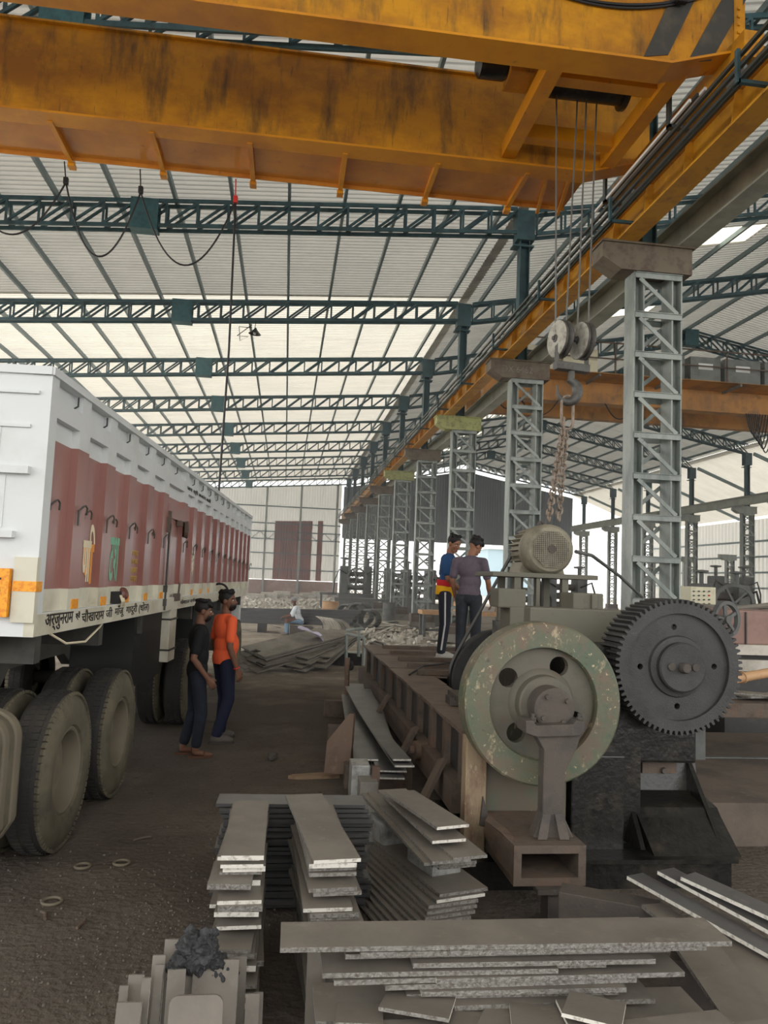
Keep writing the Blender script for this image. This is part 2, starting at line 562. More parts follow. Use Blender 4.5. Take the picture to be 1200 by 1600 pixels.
# ---------------------------------------------------------------- lattice roof trusses
YT = [11.2+6.55*k for k in range(10)]          # frames
def chord(xs, zf, y, h=0.085):
    b = MB()
    for dy in (-0.14, 0.14):
        for (p, q) in zip(xs, xs[1:]):
            b.bar((p, y+dy, zf(p)), (q, y+dy, zf(q)), 0.05, h)
    return b
def make_truss(y, xs, name, label, group, plate_at):
    t = thing(name, label, 'roof truss', (xs[0], y, zb(xs[0])), group)
    br = [xs[0]]+[x for x in (17.0,) if xs[0] < x < xs[-1]]+[xs[-1]]
    chord(br, lambda x: zb(x)+0.045, y).build('bottom_chord', MT['teal'], t)
    chord(br, lambda x: zt(x)-0.045, y).build('top_chord', MT['teal'], t)
    for i in range(len(xs)-1):
        a, c = xs[i], xs[i+1]
        b = MB()
        for dy in (-0.14, 0.14):
            b.bar((a, y+dy, zb(a)+0.06), (a, y+dy, zt(a)-0.06), 0.045, 0.05)
        b.build('web_post', MT['teal'], t)
        b = MB()
        up = a < 17.0
        for dy in (-0.14, 0.14):
            p = (a, y+dy, zb(a)+0.07) if up else (a, y+dy, zt(a)-0.07)
            q = (c, y+dy, zt(c)-0.07) if up else (c, y+dy, zb(c)+0.07)
            b.bar(p, q, 0.055, 0.05)
        b.build('web_diagonal', MT['teal'], t)
    for px in plate_at:
        b = MB()
        for dy in (-0.18, 0.18):
            b.bb(px-0.31, px+0.31, y+dy-0.012, y+dy+0.012, zb(px)-0.03, zt(px)+0.0)
        b.bb(px-0.31, px+0.31, y-0.18, y+0.18, zb(px)-0.04, zb(px)-0.02)
        tag(b.build('splice_plate', MT['tealplate'], t), 'square teal splice plate')
    return t
xsL = [-12.9+0.698*i for i in range(26)]
xsL.append(5.2)
t0 = make_truss(YT[0], xsL, 'roof_truss', 'teal lattice roof truss seen between the two yellow crane girders', 'trusses over the crane bay', (-3.62,))
kd = kids_of(t0)
for k in range(1, 10):
    c = copy_tree(t0, kd)
    c.location.y = YT[k]
    c['label'] = 'teal lattice roof truss over the truck, %s beyond the yellow crane' % ORD[k-1]
xsR = [5.7+0.718*i for i in range(32)]
t1 = make_truss(YT[0], xsR, 'gable_truss', 'lattice gable truss over the far bay, nearest of its row', 'gable trusses over the far bay', (17.0,))
kd = kids_of(t1)
for k in range(1, 10):
    c = copy_tree(t1, kd)
    c.location.y = YT[k]
    c['label'] = 'lattice gable truss over the far bay, %s of its row going back' % ORD[k]
for k in range(1, 9):
    y = YT[k]+6.55
    b = MB()
    b.bar((XR+0.45, y, 10.6), (XW-0.3, y, 7.8), 0.12, 0.2)
    tag(b.build('annex_rafter', MT['purlin']), 'sloping grey rafter of the annex roof, %s from the near end' % ORD[k-1], 'rafter', 'rafters of the annex roof')

# ---------------------------------------------------------------- lattice columns
def make_column(x0, x1, y, top, label, group, cap, panel=0.63, ltop=6.86, post=True, corbel_left=True):
    t = thing('lattice_column', label, 'column', ((x0+x1)/2, y, 0), group)
    m = MT['colgrey']
    for x in (x0, x1):
        b = MB()
        for dx in (-0.075, 0.075):
            b.bb(x+dx-0.012, x+dx+0.012, y-0.17, y+0.17, 0.4, ltop)
        b.bb(x-0.07, x+0.07, y-0.01, y+0.01, 0.4, ltop)
        b.build('leg', m, t)
    n = int((ltop-0.5)/panel)
    for i in range(n+1):
        z = ltop-0.08-i*panel
        for s in (-1, 1):
            yy = y+s*0.185
            b = MB(); b.bb(x0-0.07, x1+0.07, yy-0.012, yy+0.012, z-0.045, z+0.045)
            b.bb(x0-0.07, x1+0.07, yy-0.035, yy+0.035, z+0.035, z+0.045)
            b.build('batten', m, t)
            if i < n:
                b = MB()
                p = (x0, yy, z-0.05) if s < 0 else (x1, yy, z-0.05)
                q = (x1, yy, z-panel+0.05) if s < 0 else (x0, yy, z-panel+0.05)
                b.bar(p, q, 0.06, 0.02, up=(0, 1, 0))
                b.build('lacing_bar', m, t)
    b = MB()
    xa, xb = x0-0.62, x1+0.22
    b.prism([(xa, y-0.22, 7.25), (xa, y-0.22, 7.02), (xa+0.3, y-0.22, 6.84), (xb, y-0.22, 6.84), (xb, y-0.22, 7.25)], (0, 0.44, 0))
    b.bb(xa-0.03, xb+0.03, y-0.26, y+0.26, 7.25, 7.28)
    b.build('corbel', cap, t)
    b = MB()
    b.bb(x0-0.2, x1+0.2, y-0.32, y+0.32, 0, 0.28)
    b.build('plinth', MT['concrete'], t)
    b = MB()
    for dx in (-0.14, (x1-x0)/2, x1-x0+0.14):
        b.bb(x0+dx-0.012, x0+dx+0.012, y-0.27, y+0.27, 0.28, 0.62)
    for s in (-1, 1):
        b.bb(x0-0.14, x1+0.14, y+s*0.2-0.01, y+s*0.2+0.01, 0.28, 0.62)
    b.build('base_shoe', MT['rust'], t)
    if post:
        b = MB()
        px = XM if post is True else post
        for dx in (-0.11, 0.11):
            b.bb(px+dx-0.01, px+dx+0.01, y-0.13, y+0.13, 7.28, top)
        b.bb(px-0.1, px+0.1, y-0.01, y+0.01, 7.28, top)
        b.bb(px-0.3, px+0.22, y-0.15, y+0.15, top-0.9, top-0.86)
        b.build('roof_post', MT['teal'], t)
        b = MB()
        b.bb(px-0.22, px+0.22, y-0.2, y+0.2, top-0.75, top)
        b.build('post_head', MT['teal'], t)
    return t
cap_m = [MT['rustcap'], MT['rustcap'], MT['limecap'], MT['rustcap'], MT['limecap'], MT['rustcap'], MT['rustcap'], MT['rustcap'], MT['rustcap'], MT['rustcap']]
c0 = make_column(5.24, 5.86, YT[0], 11.05, 'grey lattice column behind the big toothed gear', 'middle row of lattice columns', cap_m[0])
kd = kids_of(c0)
clab = ['grey lattice column directly behind the hanging chain and motor', 'grey lattice column with a lime corbel, third of the middle row', 'grey lattice column with a rusty corbel, fourth of the middle row', 'grey lattice column with a lime corbel, fifth of the middle row'] + ['grey lattice column, %s of the middle row going back' % ORD[k] for k in range(5, 10)]
for k in range(1, 10):
    c = copy_tree(c0, kd)
    c.location.y = YT[k]
    c['label'] = clab[k-1]
    if cap_m[k] is not cap_m[0]:
        for ch in c.children:
            if ch.name.startswith('corbel'):
                ch.data = ch.data.copy()
                ch.data.materials[0] = cap_m[k]
c1 = make_column(27.7, 28.3, YT[2], 10.6, 'slim lattice column of the far row, nearest one', 'far row of lattice columns', MT['colgrey'], post=28.0)
kd = kids_of(c1)
for k in range(3, 10):
    c = copy_tree(c1, kd)
    c.location.y = YT[k]
    c['label'] = 'slim lattice column of the far row, %s going back' % ORD[k-2]
c2 = make_column(34.6, 35.1, YT[3], 8, 'short lattice column in front of the pale side wall, nearest one', 'wall row of short lattice columns', MT['colgrey'], panel=0.5, ltop=4.6, post=False)
for ch in c2.children:
    if ch.name.startswith('corbel'):
        ch.location.z -= 2.3
kd = kids_of(c2)
for k in range(4, 10):
    c = copy_tree(c2, kd)
    c.location.y = YT[k]
    c['label'] = 'short lattice column in front of the pale side wall, %s going back' % ORD[k-3]

# ---------------------------------------------------------------- crane runways
def runway(name, label, x, m_fl, m_web, y0, y1, stiff=True, rails=True):
    t = thing(name, label, 'crane runway', (x, 20, 7.28))
    b = MB()
    b.bb(x-0.16, x+0.16, y0, y1, 7.28, 7.31)
    b.build('bottom_flange', m_fl, t)
    b = MB()
    b.bb(x-0.012, x+0.012, y0, y1, 7.31, 7.74)
    b.build('web', m_web, t)
    b = MB()
    b.bb(x-0.15, x+0.15, y0, y1, 7.74, 7.77)
    b.build('top_flange', m_web, t)
    b = MB()
    b.bb(x-0.035, x+0.035, y0, y1, 7.77, 7.85)
    b.build('rail', MT['wire'], t)
    if stiff:
        y = y0+0.6
        while y < 45:
            b = MB()
            b.prism([(x-0.15, y, 7.31), (x-0.012, y, 7.31), (x-0.012, y, 7.74), (x-0.1, y, 7.74)], (0, 0.015, 0))
            b.build('stiffener', m_web, t)
            y += 1.1
    if rails:
        for (dx, z) in ((-0.42, 7.42), (-0.42, 7.55), (-0.42, 7.68), (-0.3, 7.5)):
            b = MB()
            b.bb(x+dx-0.02, x+dx+0.02, y0, y1, z-0.022, z+0.022)
            b.build('conductor_bar', MT['busbar'], t)
        y = y0+1.2
        while y < 60:
            b = MB()
            b.bb(x-0.45, x-0.012, y-0.025, y+0.025, 7.36, 7.4)
            b.bb(x-0.47, x-0.43, y-0.025, y+0.025, 7.36, 7.74)
            b.build('bar_bracket', MT['teal'], t)
            y += 3.275
    return t
MT['busbar'] = mat('conductor_bar', (74, 82, 82), 0.35, 0.4)
MT['runwayy'] = mat('runway_yellow', (206, 148, 40), 0.4, layers=[((164, 112, 44), 2, 0.45, 0.7, U1), ((96, 78, 54), 6, 0.6, 0.8, U1)])
MT['greybeam'] = mat('grey_beam_paint', (172, 176, 164), 0.5, layers=[((140, 144, 134), 1.5, 0.42, 0.68, U1)])
runway('crane_runway', 'long yellow crane runway beam resting on the column corbels', 5.0, MT['runwayy'], MT['runwayy'], RY0, YB-1)
runway('crane_runway', 'grey crane runway beam on the far bay side of the middle columns', 6.0, MT['greybeam'], MT['greybeam'], RY0, YB-1, stiff=False, rails=False)
runway('crane_runway', 'grey crane runway beam along the far row of slim columns', 27.4, MT['greybeam'], MT['greybeam'], 18, YB-1, stiff=False, rails=False)
# gutter box along the middle columns under the valley
b = MB()
b.prism([(6.25, RY0, 8.95), (6.75, RY0, 8.95), (6.85, RY0, 9.3), (6.15, RY0, 9.3)], (0, YB-RY0-1, 0))
tag(b.build('valley_duct', MT['greybeam']), 'wide grey duct running along the middle column row under the roof', 'duct')

# ---------------------------------------------------------------- yellow overhead crane
cr = thing('overhead_crane', 'big yellow twin girder overhead crane spanning above the truck', 'crane', (0, 9.5, 7.85))
XE = -12.5
def girder(ya, yb, ztop):
    b = MB()
    b.prism([(XE, ya, 8.03), (4.15, ya, 8.03), (5.1, ya, 8.32), (5.1, ya, ztop), (XE, ya, ztop)], (0, yb-ya, 0))
    g = b.build('girder', MT['crane'], cr)
    b = MB()
    b.bb(XE, 4.15, ya-0.07, yb+0.07, 8.0, 8.03)
    b.prism([(4.15, ya-0.07, 8.0), (5.12, ya-0.07, 8.29), (5.12, ya-0.07, 8.32), (4.15, ya-0.07, 8.03)], (0, yb-ya+0.14, 0))
    b.build('bottom_flange', MT['cranefl'], g)
    b = MB()
    b.bb(XE, 5.1, ya-0.06, yb+0.06, ztop, ztop+0.03)
    b.build('top_flange', MT['crane'], g)
    return g
g1 = girder(8.03, 8.28, 9.3)
g2 = girder(10.46, 10.66, 9.3)
for (pa, pb) in (((1003, 97), (1075, -60)), ((1078, 92), (1160, -60))):
    b = MB()
    p = aty(pa[0], pa[1], 8.02); q = aty(pb[0], pb[1], 8.02)
    z0, z1 = 8.06, 9.28
    def atzline(z):
        tt = (z-p.z)/(q.z-p.z)
        return p.x+(q.x-p.x)*tt
    b.prism([(atzline(z0), 8.02, z0+0.02), (atzline(z0)+0.3, 8.02, z0+0.08), (atzline(z1)+0.3, 8.02, z1), (atzline(z1), 8.02, z1)], (0, 0.012, 0))
    b.build('hazard_stripe', MT['stripe'], g1)
b = MB()
for i in range(5):
    b.box((5.0, 8.005, 8.42+0.1*i), (0.03, 0.03, 0.03))
b.bb(4.95, 5.06, 8.012, 8.03, 8.35, 9.2)
b.build('bolted_splice', MT['crane'], g1)
# end carriages on the rail
for yc, in ((8.15,), (10.56,)):
    pass
b = MB()
b.bb(4.88, 5.12, 7.7, 11.3, 8.0, 8.32)
ec = b.build('end_carriage', MT['crane'], cr)
for yw in (8.0, 10.9):
    b = MB()
    b.lathe([(0, 0), (0.2, 0), (0.2, 0.03), (0.17, 0.035), (0.17, 0.1), (0, 0.1)], (4.95, yw, 8.03), (1, 0, 0), 28)
    b.build('travel_wheel', MT['wire'], ec, smooth=True)
# walkway on the far side of the second girder
b = MB()
b.bb(XE, 4.2, 10.73, 11.62, 8.06, 8.075)
b.bb(XE, 4.2, 11.6, 11.62, 8.0, 8.16)
wk = b.build('walkway_plate', MT['walkpl'], cr)
for i in range(12):
    x = 3.28-1.36*i
    b = MB()
    b.bb(x-0.035, x+0.035, 10.6, 11.78, 7.985, 8.06)
    b.bb(x-0.05, x+0.05, 11.66, 11.8, 7.94, 8.0)
    b.build('walkway_bracket', MT['cranefl'], wk)
for x in (3.7, 4.05):
    b = MB(); b.bar((x-0.12, 10.6, 8.03), (x+0.1, 11.75, 8.0), 0.05); b.build('walkway_bracket', MT['cranefl'], wk)
# festoon cables on the near girder
def sag(p, q, d, n=18):
    p, q = V(p), V(q)
    return [p.lerp(q, i/n)-V((0, 0, d*4*(i/n)*(1-i/n))) for i in range(n+1)]
for k, (x0, x1, d, z) in enumerate(((-2.6, -1.75, 0.1, 8.8), (-0.55, 1.5, 0.2, 8.86), (-0.5, 1.4, 0.26, 8.87), (-0.3, 1.5, 0.3, 8.9), (2.05, 4.6, 0.28, 8.92), (2.1, 4.62, 0.31, 8.92))):
    b = MB()
    b.tube(sag((x0, 7.95+0.01*k, z), (x1, 7.95+0.01*k, z+0.02), d), 0.016, 6)
    b.build('festoon_cable', MT['cable'], g1)
b = MB()
b.box((4.25, 7.94, 8.78), (0.12, 0.06, 0.08))
b.build('cable_clamp', MT['cable'], g1)
# pale collector bars hung between the girder ends
for i in range(3):
    b = MB()
    b.bb(4.6+0.1*i, 4.63+0.1*i, 8.4, 11.3, 7.86+0.09*i, 7.9+0.09*i)
    b.build('collector_bar', MT['white'] if i != 1 else MT['busbar'], cr)
for y in (8.9, 10.9):
    b = MB()
    b.bb(4.58, 4.86, y-0.04, y+0.04, 7.82, 7.86)
    b.bb(4.58, 4.62, y-0.04, y+0.04, 7.82, 8.3)
    b.build('collector_hanger', MT['busbar'], cr)

# crab running on the crane
tr = thing('hoist_trolley', 'orange hoist trolley frame set between the crane girders above the hook', 'hoist trolley', (3.6, 9.4, 8.1))
for x in (2.92, 4.42):
    b = MB(); b.bb(x-0.1, x+0.1, 8.3, 10.44, 8.1, 8.32); b.build('frame_beam', MT['cranefl'], tr)
for y in (8.75, 10.05):
    b = MB(); b.bb(3.02, 4.32, y-0.09, y+0.09, 8.16, 8.36); b.build('cross_beam', MT['cranefl'], tr)
b = MB()
b.lathe([(0, 0), (0.26, 0), (0.26, 0.05), (0.2, 0.06), (0.2, 1.1), (0.26, 1.11), (0.26, 1.16), (0, 1.16)], (3.08, 9.4, 8.62), (1, 0, 0), 32)
b.build('rope_drum', MT['darkgrime'], tr, smooth=True)
b = MB()
b.bb(2.5, 2.85, 8.9, 9.35, 8.35, 8.7)
b.build('gearbox', MT['crane'], tr, bevel=0.02)
b = MB()
b.lathe([(0, 0), (0.15, 0), (0.17, 0.04), (0.17, 0.36), (0.12, 0.4), (0, 0.4)], (2.5, 9.1, 8.52), (-1, 0, 0), 24)
b.build('hoist_motor', MT['darkgrime'], tr, smooth=True)
b = MB()
b.bb(3.02, 4.32, 8.9, 9.95, 8.9, 8.93)
b.build('deck_plate', MT['darkgrime'], tr)
YH = 9.0                                   # hook block hangs here
hb = aty(894, 530, YH)
rope_px = ((870, 868, 500), (903, 884, 497), (917, 902, 500), (933, 919, 490))
for k, (ut, ub, vb) in enumerate(rope_px):
    p = aty(ut, 122, 9.4+0.06*(k % 2))
    p.z = 8.5
    q = aty(ub, vb+18, YH)
    b = MB()
    b.tube([p, q], 0.011, 6)
    tag(b.build('wire_rope', MT['wire'], tr))

# hook block
hk = thing('hook_block', 'steel crane hook block with two dusty pulleys and a big hook', 'crane hook', (hb.x, hb.y, hb.z-0.7))
MT['pulley'] = mat('dusty_pulley', (176, 172, 160), 0.7, layers=[((110, 106, 98), 8, 0.45, 0.7, U1)])
MT['hooksteel'] = mat('dark_hook_steel', (86, 84, 80), 0.5, 0.2, layers=[((58, 54, 50), 8, 0.45, 0.7, U1)])
axh = V((0.97, 0.18, 0)).normalized()
for k, (u, v) in enumerate(((876, 530), (910, 533))):
    c = aty(u, v, YH)
    b = MB()
    b.lathe([(0, -0.04), (0.05, -0.06), (0.2, -0.055), (0.235, -0.05), (0.235, -0.03), (0.2, 0.0), (0.235, 0.03), (0.235, 0.05), (0.2, 0.055), (0.05, 0.06), (0, 0.04)], c, axh, 36)
    pl = b.build('pulley', MT['hooksteel'], hk, smooth=True)
    b = MB()
    b.lathe([(0, -0.075), (0.2, -0.072), (0.228, -0.06), (0.228, -0.05), (0, -0.05)], c, axh, 36)
    b.build('pulley_cover', MT['pulley'], pl, smooth=True)
    b = MB()
    b.lathe([(0, 0), (0.05, 0), (0.05, 0.02), (0.025, 0.03), (0.025, 0.05), (0, 0.05)], c-axh*0.065, -axh, 12)
    b.build('pin_nut', MT['hooksteel'], pl)
c = aty(894, 530, YH)
b = MB()
b.tube([c-axh*0.2, c+axh*0.2], 0.035, 12)
b.build('axle', MT['hooksteel'], hk)
b = MB()
zc = c.z-0.36
R = M.Rotation(math.atan2(axh.y, axh.x), 3, 'Z')
b.box((c.x, c.y, zc), (0.46, 0.12, 0.1), R)
for s in (-1, 1):
    b.box(c+axh*s*0.21-V((0, 0, 0.18)), (0.02, 0.09, 0.46), R)
b.build('crosshead', MT['hooksteel'], hk, bevel=0.01)
b = MB()
hx = V((c.x, c.y, zc-0.05))
pts = [hx+V((0, 0, 0.02)), hx+V((0, 0, -0.06))]
rad = [0.04, 0.042]
hc = hx+V((-0.045, 0, -0.25))
for i in range(15):
    a = math.radians(75-i*18.5)
    pts.append(hc+V((math.cos(a)*0.13, 0, math.sin(a)*0.14)))
    rad.append(0.048+0.018*math.sin(min(1, i/8)*PI*0.9) if i < 9 else 0.062-0.0085*(i-8))
pts.append(pts[-1]+V((-0.012, 0, 0.05)))
rad.append(0.012)
b.tube(pts, rad, 12)
b.build('hook', MT['hooksteel'], hk, smooth=True)
hook_low = V((hc.x-0.02, c.y, hc.z-0.11))

# chain sling down to the motor
YM = 8.2
MT['chain'] = mat('dusty_chain', (150, 136, 122), 0.65, 0.2, layers=[((104, 90, 78), 12, 0.45, 0.7, U1)])
ch = thing('chain_sling', 'rusty double leg chain sling from the hook to the motor', 'chain', (hook_low.x, hook_low.y, 2.7))
def link_mb(p, d, side, L, W, r):
    d = d.normalized()
    s = side.normalized()
    pts = []
    for i in range(8):
        a = PI*i/7
        pts.append(p+d*(L/2-W/2)+d*math.sin(a)*W/2+s*math.cos(a)*W/2)
    for i in range(8):
        a = PI+PI*i/7
        pts.append(p-d*(L/2-W/2)+d*math.sin(a)*W/2+s*math.cos(a)*W/2)
    b = MB()
    b.tube(pts, r, 6, closed=True)
    return b
l1 = V((hc.x, c.y, hc.z-0.14-0.13))
link_mb(l1, V((0.0, 0, 1)), V((1, 0.25, 0)), 0.42, 0.17, 0.019).build('master_link', MT['chain'], ch, smooth=True)
l2 = aty(881, 664, YH-0.06)
link_mb(l2, V((0, 0, 1)), V((0.3, 1, 0)), 0.18, 0.11, 0.014).build('master_link', MT['chain'], ch, smooth=True)
for (ua, va, ub, vb, yb_) in ((879, 672, 857, 812, YM-0.05), (884, 672, 873, 812, YM+0.1)):
    p = aty(ua, va, YH-0.06)
    q = aty(ub, vb, yb_)
    n = int((q-p).length/0.078)
    d = (q-p).normalized()
    s1 = d.cross(V((0, 1, 0)))
    s2 = d.cross(s1)
    s1, s2 = s1+s2, s1-s2
    for i in range(n):
        link_mb(p.lerp(q, (i+0.5)/n), d, s1 if i % 2 else s2, 0.105, 0.066, 0.0115).build('chain_link', MT['chain'], ch, smooth=True)

# ---------------------------------------------------------------- crane of the far bay
fc = thing('overhead_crane', 'rusty orange overhead crane with railed walkway behind the columns', 'crane', (16, 24, 7.85))
MT['oldorange'] = mat('old_orange_paint', (188, 132, 62), 0.55, layers=[((138, 100, 60), 1.5, 0.42, 0.65, (1, 1, 0.6)), ((64, 56, 50), 0.5, 0.56, 0.66, U1)])
MT['cab'] = mat('grey_cabinet', (120, 124, 120), 0.5, layers=[((96, 98, 94), 3, 0.45, 0.7, U1)])
MT['cream'] = mat('cream_cabinet', (214, 208, 180), 0.5, layers=[((186, 178, 150), 3, 0.5, 0.7, U1)])
b = MB(); b.bb(6.1, 27.3, 24.0, 24.35, 8.02, 8.72); g = b.build('girder', MT['oldorange'], fc)
b = MB(); b.bb(6.1, 27.3, 23.93, 24.42, 7.99, 8.02); b.build('bottom_flange', MT['oldorange'], g)
b = MB(); b.bb(6.1, 27.3, 26.4, 26.75, 8.02, 8.72); b.build('girder', MT['oldorange'], fc)
b = MB(); b.bb(6.1, 27.3, 22.85, 23.98, 8.7, 8.72); wk = b.build('walkway_plate', MT['oldorange'], fc)
for i in range(9):
    x = 7.2+2.4*i
    b = MB(); b.bar((x, 22.9, 8.66), (x, 24.0, 8.66), 0.06, 0.08); b.build('walkway_bracket', MT['cab'], wk)
for z in (9.2, 9.72):
    b = MB(); b.bb(6.3, 27.2, 22.88, 22.92, z-0.02, z+0.02); b.build('hand_rail', MT['rust'], fc)
for i in range(12):
    x = 6.3+1.9*i
    b = MB(); b.bb(x-0.025, x+0.025, 22.88, 22.92, 8.72, 9.72); b.build('rail_post', MT['rust'], fc)
for (x0, x1, y0, hgt, m) in ((6.55, 8.1, 23.1, 0.8, 'cream'), (8.45, 9.6, 23.1, 0.8, 'cream'), (11.35, 12.55, 23.1, 0.85, 'cab'), (12.75, 13.8, 23.1, 0.85, 'cab'), (13.95, 15.2, 23.1, 0.85, 'cab'), (15.35, 16.6, 23.1, 0.85, 'cab')):
    b = MB(); b.bb(x0, x1, y0, 23.75, 8.72, 8.72+hgt)
    q = b.build('electric_cabinet', MT[m], fc, bevel=0.02)
    b = MB(); b.bb((x0+x1)/2-0.25, (x0+x1)/2+0.25, y0-0.01, y0+0.01, 9.15, 9.35); b.build('vent_window', MT['white'] if m == 'cab' else MT['cable'], q)
for (x0, x1, d) in ((10.2, 11.2, 0.5), (6.5, 7.2, 0.4), (7.3, 8.6, 0.55)):
    b = MB(); b.tube(sag((x0, 23.9, 8.0), (x1, 23.9, 8.0), d), 0.02, 6); b.build('hanging_cable', MT['cable'], fc)
for i in range(6):
    b = MB(); b.tube(sag((15.2+0.08*i, 23.9, 8.0), (15.7+0.1*i, 23.9, 8.0), 0.7+0.12*i), 0.02, 6); b.build('hanging_cable', MT['cable'], fc)

# ---------------------------------------------------------------- pendant control cable, lamp
pc = thing('pendant_cable', 'black looped festoon cable with a long drop hanging before the truck', 'cable', (-0.9, 11.9, 7.9))
yP = 11.9
loops = [((-30, 330), (103, 285), 58), ((103, 285), (220, 300), 112), ((220, 300), (368, 315), 112)]
for (pa, pb, d) in loops:
    b = MB(); b.tube(sag(aty(pa[0], pa[1], yP), aty(pb[0], pb[1], yP), d*yP/F, 22), 0.014, 6); b.build('cable_loop', MT['cable'], pc)
MT['redplastic'] = mat('red_plastic', (206, 52, 44), 0.5)
for (u, v, m) in ((103, 283, 'cable'), (220, 297, 'cable'), (368, 312, 'redplastic')):
    p = aty(u, v, yP)
    b = MB(); b.box(p+V((0, 0, 0.0)), (0.07, 0.07, 0.11)); b.bar(p, (p.x, p.y-0.15, 8.05), 0.02); b.build('cable_carrier', MT[m], pc, bevel=0.01)
p = aty(368, 318, yP); q = aty(341, 780, yP); q2 = aty(329, 925, yP)
b = MB(); b.tube([p, p.lerp(q, 0.5)+V((0.03, 0, 0)), q, q2], 0.017, 8); b.build('drop_cable', MT['cable'], pc)
p = aty(332, 850, yP)
b = MB(); b.tube([p+V((0, 0, 0.55)), p+V((0.02, 0, 0.3)), p, q2], [0.03, 0.035, 0.03, 0.02], 8); b.build('cable_splice', MT['cable'], pc)
for s in (0.05, 0.09):
    b = MB(); b.tube([p+V((s, 0, 0.25)), p+V((s*1.2, 0.02, -0.1)), q2+V((0.03, 0, 0.02))], 0.005, 5); b.build('support_wire', MT['wire'], pc)
ring = [q2+V((0.13+0.13*math.cos(a*PI/12), 0, 0.0+0.13*math.sin(a*PI/12))) for a in range(24)]
b = MB(); b.tube(ring, 0.017, 8, closed=True); b.build('pendant_loop', MT['cable'], pc, smooth=True)
lp = aty(398, 522, 24.3)
lt = thing('pendant_lamp', 'small dark reflector lamp with tangled wire hanging from a roof truss', 'lamp', lp)
b = MB(); b.lathe([(0.03, 0.2), (0.06, 0.14), (0.2, 0.0), (0.19, 0.0), (0.05, 0.12), (0, 0.13)], lp, (0.1, 0, 1), 24); b.build('lamp_shade', MT['cable'], lt, smooth=True)
b = MB(); b.lathe([(0, -0.03), (0.05, 0.0), (0.05, 0.08), (0, 0.1)], lp, (0, 0, 1), 16); b.build('bulb', MT['white'], lt, smooth=True)
b = MB(); b.tube([lp+V((0, 0, 0.2)), lp+V((0.02, 0, 0.5)), V((lp.x, lp.y, zb(lp.x)+0.05))], 0.012, 6); b.build('wire', MT['cable'], lt)
b = MB(); b.tube([lp+V((-0.1, 0, 0.2)), lp+V((-0.5, 0, 0.2)), lp+V((-0.45, 0, -0.25)), lp+V((-0.2, 0, -0.1)), lp+V((-0.55, 0, -0.1)), lp+V((-0.1, 0, 0.3))], 0.015, 6); b.build('wire', MT['cable'], lt)

# ---------------------------------------------------------------- cargo truck
MT['twhite'] = mat('truck_white_paint', (210, 213, 213), 0.38, layers=[((196, 198, 194), 1.6, 0.45, 0.7, U1), ((170, 160, 140), 5, 0.66, 0.85, (1, 1, 0.5))])
MT['tcream'] = mat('truck_dusty_white_paint', (206, 202, 184), 0.5, layers=[((176, 168, 146), 2.2, 0.45, 0.7, U1), ((134, 120, 100), 7, 0.64, 0.82, U1)])
MT['tbrown'] = mat('truck_brown_paint', (150, 103, 95), 0.25, layers=[((136, 88, 80), 1.4, 0.45, 0.65, (1, 1, 0.4)), ((168, 126, 110), 5, 0.62, 0.8, (2, 2, 0.4))], spec=0.6)
MT['tyre'] = mat('tyre_rubber', (44, 42, 40), 0.8, layers=[((66, 61, 54), 5, 0.5, 0.72, U1)], bump=0.3, bscale=60)
MT['dusttyre'] = mat('dusty_sidewall', (104, 97, 80), 0.9, layers=[((80, 75, 64), 3.5, 0.42, 0.68, U1), ((58, 54, 48), 9, 0.6, 0.8, U1)], bump=0.2, bscale=50)
MT['rim'] = mat('dusty_rim', (112, 104, 88), 0.8, layers=[((106, 98, 84), 5, 0.45, 0.7, U1)])
MT['under'] = mat('truck_underbody', (70, 68, 62), 0.7, layers=[((46, 45, 43), 4, 0.45, 0.7, U1)])
MT['boxblack'] = mat('black_side_box', (24, 24, 24), 0.6)
MT['reflect'] = mat('orange_reflector', (238, 162, 26), 0.35, layers=[((224, 134, 20), 40, 0.5, 0.55, U1)])
MT['ink'] = mat('black_lettering', (34, 32, 30), 0.6)
MT['gold'] = mat('orange_lettering', (222, 150, 70), 0.5)
MT['letterwhite'] = mat('cream_lettering', (226, 214, 184), 0.5)
MT['mint'] = mat('mint_lettering', (124, 178, 150), 0.5)
MT['yellowink'] = mat('yellow_lettering', (186, 150, 70), 0.5)

tk = thing('cargo_truck', 'white and brown high sided cargo truck with dusty tyres and script on its sill', 'truck', (0, 0, 0))
TL = 11.3
HX = 1.225
XRC = 1.17
rec = [(0.12+0.653*k, 0.55+0.653*k) for k in range(5)]+[(3.385, 4.19)]+[(4.42+0.63*k, 4.83+0.63*k) for k in range(11)]
# shell
b = MB()
b.bb(-HX, XRC, 0.02, TL, 1.485, 3.05)
b.bb(-HX, HX, 0.0, TL, 1.485, 1.62)
b.bb(-HX, HX, 0.0, 0.12, 1.62, 3.05)
b.bb(XRC-0.02, HX, TL-0.12, TL, 1.62, 3.05)
body = b.build('cargo_body', MT['twhite'], tk)
b = MB(); b.bb(XRC, HX, 0.12, TL-0.12, 2.81, 2.93); b.build('side_rail', MT['twhite'], body)
b = MB(); b.bb(XRC-0.06, HX+0.015, -0.01, TL, 3.045, 3.095); b.bb(-HX, HX, -0.02, 0.04, 3.045, 3.095); b.build('top_rail', MT['twhite'], body)
b = MB(); b.bb(XRC, HX+0.004, 0.0, TL, 1.487, 1.615); b.build('sill', MT['tcream'], body)
for (a, c) in rec:
    b = MB()
    b.bb(XRC, XRC+0.006, a, c, 1.62, 1.76); b.mi = 1
    b.bb(XRC, XRC+0.006, a, c, 1.76, 2.69); b.mi = 2
    b.bb(XRC, XRC+0.006, a, c, 2.69, 2.81)
    b.build('side_panel', [MT['tcream'], MT['tbrown'], MT['twhite']], body)
